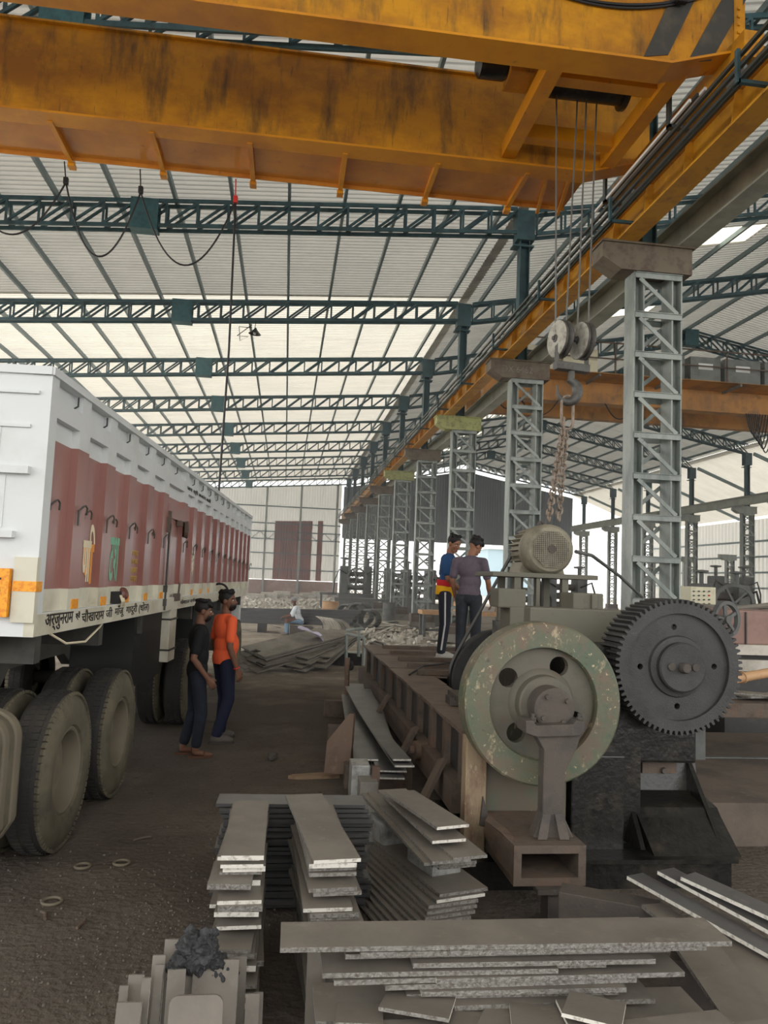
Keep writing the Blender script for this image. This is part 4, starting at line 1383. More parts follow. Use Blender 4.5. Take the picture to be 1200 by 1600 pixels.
b = MB(); b.lathe([(0, -0.02), (0.045, -0.02), (0.045, 0.0), (0, 0.0)], mp, AX, 20); q = b.build('grille_hub', MT['castiron'], fcv, smooth=True)
b = MB()
b.lathe([(0, 0.28), (0.215, 0.28), (0.215, 0.78), (0.1, 0.84), (0, 0.84)], mp, AX, 32)
fr_ = b.build('motor_frame', MT['motor'], mo, smooth=True)
for k in range(26):
    a = 2*PI*k/26
    b = MB()
    b.box(mp+V((0.238*math.cos(a), 0.53, 0.238*math.sin(a))), (0.05, 0.42, 0.012), M.Rotation(-a, 3, 'Y'))
    b.build('cooling_fin', MT['motor'], fr_)
for s in (-1, 1):
    b = MB()
    b.prism([(mp.x+s*0.1, mp.y+0.3, mp.z-0.19), (mp.x+s*0.22, mp.y+0.3, mp.z-0.14), (mp.x+s*0.26, mp.y+0.3, tz), (mp.x+s*0.1, mp.y+0.3, tz)], (0, 0.4, 0))
    b.build('motor_foot', MT['motor'], mo)
b = MB(); b.tube([mp+V((0, 0.8, 0)), (mp.x, YR+0.14, mp.z)], 0.035, 12); b.lathe([(0, -0.0), (0.11, 0.0), (0.11, 0.15), (0, 0.15)], (mp.x, YR, mp.z), AX, 24); b.build('drive_pulley', MT['castiron'], mo, smooth=True)
for s in (-1, 1):
    b = MB(); c = mp+V((0.035*s, 0.35+0.08*s, mr_+0.0)); b.tube([c+V((0.035*math.cos(a*PI/6), 0, 0.035*math.sin(a*PI/6)+0.01)) for a in range(12)], 0.01, 6, closed=True); b.build('lifting_eye', MT['castiron'], mo, smooth=True)

# ---------------------------------------------------------------- long steel bed
MT['bedtop'] = mat('brown_bed_plate', (112, 96, 84), 0.6, layers=[((90, 76, 68), 2.4, 0.45, 0.68, (1, 2, 1)), ((136, 112, 92), 8, 0.6, 0.8, U1)], bump=0.15, bscale=30)
MT['darksteel'] = mat('dark_steel', (58, 58, 58), 0.5, 0.2, layers=[((78, 72, 66), 5, 0.5, 0.72, U1)])
bd = thing('steel_bed', 'long low brown steel bed the two standing workers are on', 'steel bed', (2.3, 9.4, 0))
BX, BZ = 1.37, 0.8
cut = [5.75, 6.35, 6.95, 7.6, 8.3, 9.05, 9.8, 10.6, 11.5, 12.4, 13.1]
for i in range(len(cut)-1):
    y0, y1 = cut[i]+0.012, cut[i+1]-0.012
    xr = 1.8 if y0 < 9.0 else 3.9
    b = MB(); b.bb(BX, xr, y0, y1, BZ-0.03, BZ-0.008*(i % 2)); b.build('bed_plate', MT['bedtop'], bd)
    if y0 > 9.0:
        b = MB(); b.bb(BX+0.25, xr, y0+0.02, y0+0.1, BZ, BZ+0.05); b.build('cross_rib', MT['rust'], bd)
    # side pocket: recessed web and an upright
    b = MB(); b.bb(BX+0.05, BX+0.09, y0, y1, 0.42, BZ-0.03); b.build('side_web', MT['darksteel'], bd)
    b = MB(); b.bb(BX, BX+0.05, y0-0.03, y0+0.08, 0.42, BZ-0.03); b.build('upright', MT['rust'], bd)
b = MB(); b.bb(BX-0.06, BX+0.1, cut[0], cut[-1], 0.2, 0.42); b.build('side_beam', MT['rust'], bd)
b = MB(); b.bb(3.8, 3.9, 9.7, cut[-1], 0.0, BZ-0.03); b.build('side_beam', MT['rust'], bd)
b = MB(); b.bb(BX+0.1, 3.8, cut[-1]-0.1, cut[-1], 0.0, BZ-0.03); b.build('end_plate', MT['rust'], bd)
for y in (6.0, 8.2, 10.4, 12.6):
    b = MB(); b.bb(BX, BX+0.12, y-0.08, y+0.08, 0, 0.2); b.build('bed_foot', MT['rust'], bd)
for (y, ln_) in ((6.05, 0.55), (7.35, 0.5), (9.35, 0.5)):
    b = MB(); b.bar((BX-0.36, y-0.12, 0.0), (BX-0.05, y+0.1, 0.5), 0.13, 0.03, up=(-0.6, 0, 0.5)); b.build('slanted_prop', MT['rust'], bd)
b = MB(); b.tube([(BX-0.12, 7.1, 0.36), (BX+0.0, 7.12, 0.36)], 0.085, 20); b.tube([(BX-0.16, 7.1, 0.36), (BX-0.12, 7.1, 0.36)], 0.04, 14); b.build('pipe_flange', MT['rust'], bd, smooth=True)
b = MB(); b.bb(BX+0.16, BX+0.36, 6.9, 7.1, BZ, BZ+0.07); b.bb(BX+0.2, BX+0.3, 6.8, 7.2, BZ+0.05, BZ+0.1); b.build('clamp_block', MT['castiron'], bd)
b = MB(); b.tube([(1.5, 9.0, BZ+0.01), (1.75, 9.5, BZ+0.06), (2.3, 9.9, BZ+0.08)], 0.012, 6); tag(b.build('iron_rod', MT['cable']), 'thin black rod lying on the brown bed', 'rod')

# ---------------------------------------------------------------- flat steel plates
MT['plate'] = mat('mill_scale_plate', (124, 117, 108), 0.55, 0.1, layers=[((106, 100, 92), 2.2, 0.42, 0.65, U1), ((138, 130, 118), 9, 0.6, 0.78, U1), ((78, 70, 62), 26, 0.68, 0.8, U1)], bump=0.08, bscale=60)
MT['plateb'] = mat('bluish_steel_plate', (100, 99, 98), 0.42, 0.2, layers=[((82, 80, 80), 2.6, 0.42, 0.65, U1), ((120, 114, 106), 12, 0.6, 0.8, U1)], bump=0.06, bscale=60)
MT['cutedge'] = mat('rough_cut_edge', (140, 138, 132), 0.5, 0.3, layers=[((108, 102, 95), 60, 0.45, 0.6, U1)], bump=0.6, bscale=90)
MT['brightedge'] = mat('fresh_sheared_edge', (226, 222, 212), 0.4, 0.2, layers=[((170, 164, 154), 40, 0.5, 0.65, U1)])
MT['rustplate'] = mat('brown_rusty_plate', (112, 92, 78), 0.75, layers=[((92, 74, 64), 3, 0.42, 0.65, U1), ((136, 114, 96), 10, 0.6, 0.78, U1)])
PR = random.Random(11)
def plate(label, c, d, yaw=0.0, tilt=0.0, roll=0.0, m=None, edge=None, group=None, name='steel_plate', bend=0.0, rnd=0.0, side=None):
    """c: centre of the top face; d: (along local x, along local y, thickness); corner cuts kept square, ends sheared"""
    b = MB()
    hx, hy = d[0]/2, d[1]/2
    n = 8 if bend else 1
    R = Euler((tilt, roll, yaw), 'XYZ').to_matrix()
    c = V(c)
    top, bot = [], []
    if rnd:
        loop = []
        for (sx, sy, a0) in ((1, 1, 0), (-1, 1, 90), (-1, -1, 180), (1, -1, 270)):
            for i in range(6):
                a = math.radians(a0+i*18)
                loop.append((sx*(hx-rnd)+rnd*math.cos(a), sy*(hy-rnd)+rnd*math.sin(a)))
        b.prism([c+R @ V((x, y, 0)) for (x, y) in loop], R @ V((0, 0, -d[2])))
    else:
        for i in range(n+1):
            y = -hy+2*hy*i/n
            zz = -bend*(2*y/d[1])**2 if bend else 0
            for x in (-hx, hx):
                top.append(c+R @ V((x, y, zz)))
                bot.append(c+R @ V((x, y, zz-d[2])))
        N = len(top)
        fs = []
        for i in range(n):
            k = 2*i
            fs += [(k, k+1, k+3, k+2), (N+k, N+k+2, N+k+3, N+k+1), (k, k+2, N+k+2, N+k), (k+1, N+k+1, N+k+3, k+3)]
        fs += [(0, N, N+1, 1), (N-2, N-1, 2*N-1, 2*N-2)]
        b.mesh(top+bot, fs)
        b.bm.faces.ensure_lookup_table()
        for f in b.bm.faces:
            f.normal_update()
            nl = R.transposed() @ f.normal
            if abs(nl.z) < 0.5:
                f.material_index = 2 if (edge and ('y' in edge and abs(nl.y) > 0.7 or 'x' in edge and abs(nl.x) > 0.7)) else 1
    o = b.build(name, [m or MT['plate'], side or MT['cutedge'], MT['brightedge']])
    return tag(o, label, 'steel plate', group)
def nth(k):
    return 'topmost' if k == 0 else ORD[k]+' from the top'

TH = 0.018
# stack beside the aisle, short ends to the camera (S1)
zs = 0.64
k = 0
while zs > 0.03:
    th = PR.choice((0.016, 0.02, 0.024))
    yn = 3.62-0.23*(0.64-zs)/0.64+PR.uniform(-0.07, 0.09)
    if k == 0:
        yn = 3.63
    ln = PR.uniform(0.75, 0.95)
    if k == 0:
        ln = 0.86
    plate('steel plate, %s in the tall stack by the open aisle' % nth(k), (-0.135+PR.uniform(-0.022, 0.022), yn+ln/2, zs), (0.19, ln, th), PR.uniform(-0.05, 0.05), 0, edge='y' if PR.random() < 0.5 or k == 0 else None, group='plates in the aisle stack')
    zs -= th+PR.choice((0.0, 0.002, 0.012))
    k += 1
# cross stack tying the two columns at the back (S1b)
zs = 0.60
k = 0
while zs > 0.03:
    plate('dark crosswise steel plate, %s behind the two plate columns' % nth(k), (0.12+PR.uniform(-0.04, 0.04), 4.63+PR.uniform(-0.03, 0.03), zs), (0.85, 0.2, 0.018), PR.uniform(-0.03, 0.03), 0, group='crosswise plates behind the columns', m=MT['plateb'], side=MT['darksteel'])
    zs -= 0.026
    k += 1
# second column (S2)
zs = 0.645
k = 0
while zs > 0.03:
    th = PR.choice((0.016, 0.02))
    yn = 3.60-0.55*(0.645-zs)+PR.uniform(-0.05, 0.05)
    ln = PR.uniform(0.85, 1.05)
    if k == 0:
        yn, ln = 3.56, 1.05
    yw = 0.12 if k == 0 else PR.uniform(0.03, 0.1)
    plate('flat steel plate, %s in the column beside the dark gap' % nth(k), (0.245+PR.uniform(-0.015, 0.02)+0.03*k/20, yn+ln/2, zs), (0.215, ln, th), yw, 0, edge='y' if k in (0, 1, 6) or PR.random() < 0.3 else None, group='plates in the column by the gap')
    zs -= th+PR.choice((0.0, 0.003, 0.03 if k < 6 else 0.0))
    k += 1
# fan of plates resting on pale blocks (S3)
def seg_plate(label, pn, zn, pf, zf_, w_, th, **kw):
    """plate from near end pixel to far end pixel at the given heights"""
    a, c = atz(pn[0], pn[1], zn), atz(pf[0], pf[1], zf_)
    mid = (a+c)/2
    dv = c-a
    yaw = -math.atan2(dv.x, dv.y)
    tilt = math.asin(max(-1, min(1, dv.z/dv.length)))
    return plate(label, mid, (w_, dv.length, th), yaw, tilt, **kw)
fan = [((708, 1290), 0.56, (625, 1236), 0.56), ((702, 1312), 0.50, (612, 1233), 0.52), ((735, 1338), 0.45, (620, 1240), 0.47), ((706, 1344), 0.44, (598, 1236), 0.455), ((693, 1346), 0.425, (588, 1238), 0.44), ((716, 1347), 0.405, (596, 1240), 0.42), ((706, 1349), 0.387, (586, 1240), 0.40), ((715, 1352), 0.367, (590, 1243), 0.38)]
for k, (pn, zn, pf, zf_) in enumerate(fan):
    seg_plate('slanting steel plate, %s in the fan on pale blocks' % nth(k), pn, zn, pf, zf_, 0.22 if k > 2 else 0.2, 0.016, edge='y' if k in (0, 1) else None, group='plates in the upper fan')
MT['aluminium'] = mat('pale_cast_block', (172, 172, 168), 0.5, 0.3, layers=[((132, 130, 126), 12, 0.45, 0.65, U1)], bump=0.6, bscale=40)
for (u, v, z, s, lb) in ((684, 1345, 0.3, (0.2, 0.3, 0.13), 'pale rough cast block under the near end of the plate fan'), (610, 1300, 0.30, (0.2, 0.28, 0.16), 'pale rough cast block under the middle of the plate fan')):
    p = atz(u, v, z)
    b = MB(); b.box((p.x, p.y+0.12, z-0.02), s, (0, 0, 0.35))
    tag(b.build('cast_block', MT['aluminium'], bevel=0.02), lb, 'block')
# lower fan (S4)
for k in range(11):
    zz = 0.23-0.02*k
    seg_plate('slanting steel plate, %s in the low fan below the blocks' % nth(k), (722-5*k+PR.uniform(-4, 4), 1392+9*k), zz, (606-3*k, 1300+8*k), zz, 0.3, 0.017, edge='y' if k in (1,) else None, group='plates in the low fan')
# big crosswise stack nearest the camera (S5)
S5 = [(0.05, 1.71, 2.79, 0.2, 0.62), (0.33, 1.62, 2.80, 0.24, 0.598), (0.28, 1.50, 2.84, 0.26, 0.575), (0.52, 1.42, 2.80, 0.24, 0.556), (0.62, 1.24, 2.82, 0.24, 0.537), (0.20, 1.05, 2.80, 0.2, 0.530), (0.60, 1.53, 2.79, 0.22, 0.510), (0.24, 1.0, 2.80, 0.22, 0.508), (0.42, 1.35, 2.80, 0.22, 0.488), (0.55, 1.30, 2.78, 0.22, 0.470), (0.50, 1.28, 2.80, 0.24, 0.452), (0.66, 1.22, 2.76, 0.22, 0.434), (0.5, 1.42, 2.80, 0.24, 0.416), (0.18, 0.75, 2.76, 0.25, 0.396), (0.45, 1.45, 2.74, 0.25, 0.376), (0.40, 1.62, 2.74, 0.25, 0.358), (0.5, 1.2, 2.76, 0.22, 0.34), (0.22, 0.6, 2.74, 0.22, 0.325), (0.55, 1.25, 2.76, 0.22, 0.305), (0.48, 1.2, 2.76, 0.22, 0.287)]
used = []
for k, (x0, x1, y0, w_, z) in enumerate(S5):
    plate('long steel flat, %s in the big crosswise stack' % nth(k), ((x0+x1)/2, y0+w_/2, z), (x1-x0, w_, 0.017), PR.uniform(-0.012, 0.012)-(0.012 if k == 0 else 0), 0, m=MT['plate'], edge='x' if k in (4, 6, 9) else None, group='plates in the crosswise stack')
z = 0.268
k = len(S5)
while z > 0.02:
    plate('long steel flat, %s in the big crosswise stack' % (nth(k) if k < 30 else 'deep down'), (0.85+PR.uniform(-0.1, 0.1), 2.87, z), (1.2, 0.24, 0.02), PR.uniform(-0.02, 0.02), group='plates in the crosswise stack')
    z -= 0.021
    k += 1
# upright plates between the near column and the crosswise stack
for k, (u0, u1, v) in enumerate(((481, 505, 1510), (512, 523, 1505))):
    p, q = aty(u0, v, 3.06), aty(u1, v, 3.06)
    plate('narrow grey plate standing beside the crosswise stack, %s' % ('paler one' if k == 0 else 'thin one'), ((p.x+q.x)/2, 3.1+0.05*k, 0.25), (q.x-p.x, 0.5-0.03*k, 0.02), 0, 1.5, m=MT['plate'])
# loose offcuts in front (S9)
off = [((650, 1552), (0.24, 0.2), 0.35, 0.33, 'wide offcut'), ((720, 1575), (0.13, 0.2), 0.32, 0.30, 'narrow offcut'), ((775, 1580), (0.13, 0.22), 0.42, 0.31, 'narrow slanted offcut'), ((850, 1575), (0.26, 0.2), 0.25, 0.325, 'broad offcut'), ((915, 1570), (0.2, 0.2), 0.15, 0.345, 'square offcut'), ((560, 1570), (0.16, 0.16), 0.12, 0.30, 'corner offcut')]
for k, ((u, v), d, yw, z, nm) in enumerate(off):
    z += 0.12
    p = atz(u, v, z)
    plate('%s of grey steel lying at the foot of the crosswise stack' % nm, (p.x, p.y-0.05, z), (d[0], d[1], 0.012), -yw, -0.12, edge='x', m=MT['plate'], name='steel_offcut')
p = atz(920, 1575, 0.492)
plate('loose rectangular steel offcut tilted on top of the small offcuts', (p.x+0.02, p.y, 0.492), (0.19, 0.2, 0.012), -0.5, -0.1, edge='xy', name='steel_offcut')
for k, (u, v) in enumerate(((1040, 1592), (1130, 1596))):
    p = atz(u, v, 0.45)
    plate('wide grey plate lying at the very bottom edge, %s' % ('inner one' if k == 0 else 'outer one'), (p.x, p.y-0.06, 0.45-0.02*k), (0.45, 0.16, 0.014), 0.12, 0)
    b = MB(); b.bb(p.x-0.12, p.x+0.12, p.y-0.12, p.y-0.02, 0, 0.436-0.02*k)
    tag(b.build('steel_block', MT['castiron'], bevel=0.005), 'low steel block under the wide grey plate, %s' % ('inner one' if k == 0 else 'outer one'), 'block')
zz = 0.42
k = 0
while zz > 0.03:
    plate('steel flat, %s in the hidden pile under the small offcuts' % nth(k), (0.72+PR.uniform(-0.03, 0.03), 2.6, zz), (1.0, 0.22, 0.024), PR.uniform(-0.02, 0.02), group='flats under the offcuts')
    zz -= 0.025
    k += 1
# long diagonal strips beyond the crosswise stack (S7)
strips = [((1265, 1515), 0.36, (992, 1366), 0.42, 0.115), ((1290, 1490), 0.40, (1040, 1358), 0.46, 0.12), ((1330, 1480), 0.44, (1075, 1366), 0.49, 0.125), ((1180, 1600), 0.36, (1062, 1440), 0.36, 0.2), ((1270, 1640), 0.33, (1120, 1425), 0.34, 0.2), ((1240, 1580), 0.30, (1020, 1412), 0.33, 0.13)]
for k, (pn, zn, pf, zf_, w_) in enumerate(strips):
    seg_plate('long narrow steel strip, %s of the diagonal strips beside the black machine base' % ORD[k], pn, zn, pf, zf_, w_, 0.018, edge='xy' if k < 3 else 'y', m=MT['plateb'] if k < 3 else MT['plate'], group='diagonal strips')
for (x, y, h) in ((2.05, 3.35, 0.26), (1.75, 3.95, 0.32)):
    b = MB(); b.box((x, y, h/2), (0.5, 0.14, h), (0, 0, -0.5))
    tag(b.build('steel_block', MT['castiron'], bevel=0.006), 'dark steel block propping the diagonal strips, %s the machine' % ('further from' if y < 3.5 else 'close to'), 'block')
# leaning plates standing on edge by the aisle (S6)
S6 = [((180, 1572), (222, 1530), 2.86, 0.33), ((186, 1545), (197, 1545), 2.98, 0.36), ((198, 1528), (222, 1535), 3.02, 0.36), ((221, 1533), (232, 1533), 2.94, 0.36), ((237, 1497), (257, 1502), 3.06, 0.37), ((243, 1512), (251, 1512), 3.0, 0.36), ((256, 1472), (283, 1490), 3.14, 0.38), ((262, 1520), (290, 1525), 2.95, 0.36), ((286, 1505), (305, 1510), 3.06, 0.36), ((302, 1505), (372, 1528), 3.04, 0.37), ((350, 1500), (386, 1510), 3.2, 0.36), ((384, 1558), (405, 1570), 2.98, 0.34), ((398, 1556), (412, 1560), 3.08, 0.34)]
for k, ((u0, v0), (u1, v1), y, h) in enumerate(S6):
    p, q = aty(u0, v0, y), aty(u1, v1, y)
    top = max(0.15, p.z)
    w_ = max(0.03, q.x-p.x)
    L = top/math.cos(0.22)
    cx = (p.x+q.x)/2
    plate('upright steel plate leaning by the aisle, %s from the aisle' % ORD[k], (cx, y+0.02-math.sin(0.22)*L/2, top/2), (w_, L, 0.014), PR.uniform(-0.06, 0.06), PI/2-0.22, edge='x', group='leaning plates by the aisle')
p = aty(308, 1556, 2.74); q = aty(350, 1556, 2.74)
plate('grey steel plate with rounded corners standing in front of the leaning plates', (aty(308, 1556, 2.74).x, 2.74-0.05, p.z-0.2), (aty(350, 1570, 2.74).x-aty(266, 1570, 2.74).x, 0.42, 0.014), 0, PI/2-0.2, rnd=0.03)
# rag bundle on top
bm_ = bmesh.new()
for (u, v, r) in ((300, 1478, 0.05), (318, 1488, 0.055), (322, 1472, 0.04), (290, 1500, 0.05), (308, 1502, 0.045), (338, 1505, 0.04), (352, 1518, 0.032), (275, 1512, 0.035), (362, 1524, 0.022), (330, 1460, 0.025), (300, 1462, 0.028)):
    c = aty(u, v, 3.08)
    bmesh.ops.create_icosphere(bm_, subdivisions=4, radius=r, matrix=M.Translation(c))
for v in bm_.verts:
    nz = mnoise.noise(v.co*36)*0.02+mnoise.noise(v.co*90)*0.014
    v.co += v.normal*nz if v.normal.length > 0 else V((0, 0, 0))
b = MB(); b.bm.free(); b.bm = bm_
MT['rag'] = mat('black_oily_rag', (44, 44, 46), 0.75, layers=[((70, 70, 72), 20, 0.5, 0.7, U1)], bump=0.4, bscale=80)
tag(b.build('oily_rag', MT['rag'], smooth=True), 'crumpled black oily rag heaped on the leaning plates', 'rag')

# rack of long plates beside the bed (S8)
rk = [((628, 1196), 0.40, (548, 1078), 0.45, 0.15, 0.02), ((632, 1206), 0.37, (553, 1078), 0.42, 0.16, 0.02), ((572, 1186), 0.31, (556, 1068), 0.36, 0.22, 0.03), ((612, 1204), 0.29, (566, 1076), 0.33, 0.26, 0.0), ((608, 1215), 0.26, (575, 1080), 0.30, 0.26, 0.0), ((560, 1160), 0.28, (545, 1085), 0.30, 0.2, 0.0), ((596, 1080), 0.36, (585, 1062), 0.40, 0.2, 0.0)]
for k, (pn, zn, pf, zf_, w_, bd_) in enumerate(rk):
    seg_plate('long dark steel flat on the low rack beside the bed, %s' % nth(k), pn, zn, pf, zf_, w_, 0.014, m=MT['plateb'], edge='y', group='long flats on the low rack', bend=-0.05 if k < 2 else 0.0)
p = atz(626, 1130, 0.2)
plate('short dark plate with a slot leaning against the bed side', (p.x+0.05, p.y, 0.45), (0.2, 0.5, 0.012), 0.0, 1.2, m=MT['plateb'])
def bary(p0, u, v, y):
    return aty(u, v, y)
b = MB()
pp = [atz(507, 1208, 0.02), atz(546, 1212, 0.02)]
b.prism([aty(506, 1208, 7.4), aty(546, 1210, 7.4), aty(553, 1115, 7.55), aty(546, 1115, 7.55), aty(511, 1158, 7.5)], (0.02, 0.03, 0))
tag(b.build('triangular_plate', MT['rustplate']), 'brown rusty plate with a cut corner standing at the head of the rack', 'steel plate')
b = MB()
b.prism([aty(537, 1112, 10.9), aty(543, 1112, 10.9), aty(545, 1028, 11.0), aty(539, 1028, 11.0)], (0.02, 0.05, 0))
po = b.build('rack_post', MT['rustplate'])
tag(po, 'thin brown flat bar standing upright beside the rack', 'post')
for (u, v0, v1, y, m, lb) in ((562, 1196, 1228, 6.3, 'aluminium', 'pale grey block under the near end of the low rack'), (575, 1222, 1240, 6.1, 'concrete', 'dark concrete sleeper under the near end of the low rack')):
    p, q = aty(u-12, v0, y), aty(u+16, v1, y)
    b = MB(); b.bb(p.x, q.x, y, y+0.25, 0, p.z)
    tag(b.build('rack_block', MT[m], bevel=0.01), lb, 'block')
p = aty(562, 1190, 6.25)
b = MB(); b.bb(p.x+0.1, p.x+0.16, 6.2, 6.26, 0.0, 0.42)
tag(b.build('rack_stub', MT['rustplate']), 'short brown flat stub standing at the end of the low rack', 'post')
for (x, y) in ((0.95, 7.2), (0.9, 9.0), (0.95, 10.8)):
    b = MB(); b.bb(x-0.32, x+0.3, y-0.08, y+0.08, 0, 0.22)
    tag(b.build('rack_sleeper', MT['rust'], bevel=0.01), 'steel sleeper carrying the long flats of the low rack, %s one' % {7.2: 'near', 9.0: 'middle', 10.8: 'far'}[y], 'sleeper')
# splintered board on the floor
b = MB(); a, c = atz(450, 1216), atz(530, 1214)
b.prism([a+V((0, -0.02, 0.0)), a+V((0.05, 0.04, 0)), c+V((0, 0.1, 0)), c+V((0, -0.05, 0)), a+V((0.1, -0.05, 0))], (0, 0, 0.03))
tag(b.build('wood_board', mat('dusty_wood', (142, 118, 92), 0.8, layers=[((108, 88, 70), 12, 0.45, 0.7, (0.3, 3, 1))])), 'splintered wooden board lying on the floor before the rusty plate', 'board')
# rings and bits on the floor
for (u, v, r, lb) in ((129, 1353, 0.045, 'thin open steel ring lying nearest the truck tyre'), (190, 1348, 0.048, 'steel ring lying beside white crumbs on the floor'), (81, 1408, 0.052, 'steel ring lying alone on the floor below the others')):
    p = atz(u, v, 0.012)
    b = MB(); b.tube([p+V((r*math.cos(a*PI/14), r*math.sin(a*PI/14), 0)) for a in range(28)], 0.009, 6, closed=True)
    tag(b.build('steel_ring', MT['rim'], smooth=True), lb, 'ring')
def rock(c, r, sd=0):
    bm = bmesh.new()
    bmesh.ops.create_icosphere(bm, subdivisions=2, radius=r, matrix=M.Translation(c))
    for v in bm.verts:
        q = v.co-c
        v.co = c+q*(1+0.5*mnoise.noise(q*(1.2/r)+V((sd, 0, 0))))
        v.co.z = max(v.co.z, 0.0)
    return bm
for (u, v, r, lb) in ((352, 1337, 0.03, 'pale pointed stone beside the aisle plate stack'), (450, 1262, 0.03, 'small pale stone on the floor behind the plate columns'), (425, 1182, 0.05, 'dark lump of slag by the wooden board')):
    b = MB(); b.bm.free(); b.bm = rock(atz(u, v, r*0.7), r, u)
    tag(b.build('stone', MT['concrete'] if r < 0.04 else MT['castiron']), lb, 'stone')
for (u, v, u2, v2, lb) in ((208, 1313, 236, 1307, 'short twisted scrap of wire on the floor in the middle of the aisle'), (120, 1450, 133, 1436, 'short brown scrap stick on the floor'), (64, 1424, 70, 1436, 'small brown scrap piece below the ring')):
    p, q = atz(u, v, 0.012), atz(u2, v2, 0.012)
    b = MB(); b.tube([p, p.lerp(q, 0.5)+V((0.01, 0.02, 0)), q], 0.009, 6)
    tag(b.build('scrap_bit', MT['rust']), lb, 'scrap')
b = MB()
PB = random.Random(3)
for i in range(620):
    t = PB.random()
    u = 120+PB.gauss(0, 1)*60+230*t if i % 3 else PB.uniform(-60, 360)
    v = PB.uniform(1330, 1640) if i % 3 else PB.uniform(1230, 1600)
    p = atz(u, v, 0.0)
    r = PB.uniform(0.002, 0.006)
    b.box(p+V((0, 0, r*0.6)), (r*2, r*1.6, r*1.4), (PB.random()*3, PB.random()*3, PB.random()*3))
tag(b.build('gravel', mat('pale_gravel', (108, 101, 93), 0.9)), 'fine pale gravel and metal crumbs scattered over the aisle floor', 'gravel', kind='stuff')

# ---------------------------------------------------------------- people
def smat(n, c, r=0.8, l=()):
    return mat(n, c, r, layers=l, spec=0.3)
MT['skin'] = smat('skin_brown', (140, 98, 76), 0.55)
MT['skindark'] = smat('skin_dark_brown', (112, 78, 62), 0.55)
MT['hair'] = smat('black_hair', (24, 21, 20), 0.6)
MT['eyew'] = smat('eye_white', (220, 212, 204), 0.3)

class Blob:
    """limbs and lumps that are fused into one continuous skin"""
    def __init__(s):
        s.bm = bmesh.new()
    def cone(s, p, r, q, t, seg=14):
        p, q = V(p), V(q)
        d = q-p
        L = d.length
        if L < 1e-5:
            return s.ell(p, (r, r, r))
        b = MB()
        b.bm.free()
        b.bm = s.bm
        prof = [(0, -r)]+[(r*math.sin(a), -r*math.cos(a)) for a in (0.4, 0.8, 1.2, PI/2)]
        prof += [(t*math.cos(a), L+t*math.sin(a)) for a in (0, 0.4, 0.8, 1.2)]+[(0, L+t)]
        b.lathe(prof, p, d, seg)
        return s
    def chain(s, pts, rs):
        for i in range(len(pts)-1):
            s.cone(pts[i], rs[i], pts[i+1], rs[i+1])
        return s
    def ell(s, c, r, R=None):
        mm = M.Translation(V(c)) @ (R.to_4x4() if R is not None else M.Identity(4)) @ M.Diagonal((r[0], r[1], r[2], 1))
        bmesh.ops.create_uvsphere(s.bm, u_segments=20, v_segments=14, radius=1, matrix=mm)
        return s
    def build(s, name, m, parent, T, voxel=0.009, smooth=4, cuts=()):
        """T: local to world; cuts: (point, normal) planes in local space, the side along normal is removed"""
        me = bpy.data.meshes.new(name)
        bmesh.ops.recalc_face_normals(s.bm, faces=s.bm.faces)
        s.bm.to_mesh(me)
        s.bm.free()
        o = bpy.data.objects.new(name, me)
        col.objects.link(o)
        r = o.modifiers.new('r', 'REMESH')
        r.mode = 'VOXEL'
        r.voxel_size = voxel
        sm = o.modifiers.new('s', 'SMOOTH')
        sm.factor = 0.5
        sm.iterations = smooth
        dg = bpy.context.evaluated_depsgraph_get()
        m2 = bpy.data.meshes.new_from_object(o.evaluated_get(dg))
        bpy.data.objects.remove(o)
        b = MB()
        b.bm.from_mesh(m2)
        bpy.data.meshes.remove(m2)
        bpy.data.meshes.remove(me)
        for (p, n) in cuts:
            bmesh.ops.bisect_plane(b.bm, geom=b.bm.verts[:]+b.bm.edges[:]+b.bm.faces[:], plane_co=V(p), plane_no=V(n), clear_outer=True)
        for v in b.bm.verts:
            v.co = T @ v.co
        for f in b.bm.faces:
            f.material_index = 0
        return b.build(name, m, parent, smooth=True, angle=80)

def hand(B, wrist, d, across, palm, curl=0.5, side=1):
    """palm, four fingers of their own length bent at two knuckles, thumb from the side of the palm"""
    d, across, palm = d.normalized(), across.normalized(), palm.normalized()
    R = M((across, palm, d)).transposed()
    B.ell(wrist+d*0.05, (0.040, 0.017, 0.055), R)
    B.cone(wrist, 0.024, wrist+d*0.04, 0.022)
    for (o, L) in ((-0.030, 0.062), (-0.010, 0.076), (0.011, 0.072), (0.031, 0.056)):
        p = wrist+d*0.094+across*o
        a1 = curl
        d1 = (d*math.cos(a1)+palm*math.sin(a1))
        a2 = curl*2.0
        d2 = (d*math.cos(a2)+palm*math.sin(a2))
        q = p+d1*L*0.55
        B.chain([p-d*0.02, p, q, q+d2*L*0.45], [0.0095, 0.0095, 0.0085, 0.0075])
    t0 = wrist+d*0.03-across*0.034
    td = (d*0.8-across*0.45+palm*0.35).normalized()
    B.chain([t0, t0+td*0.035, t0+td*0.035+(td+palm*0.3+d*0.3).normalized()*0.032], [0.013, 0.0115, 0.0095])

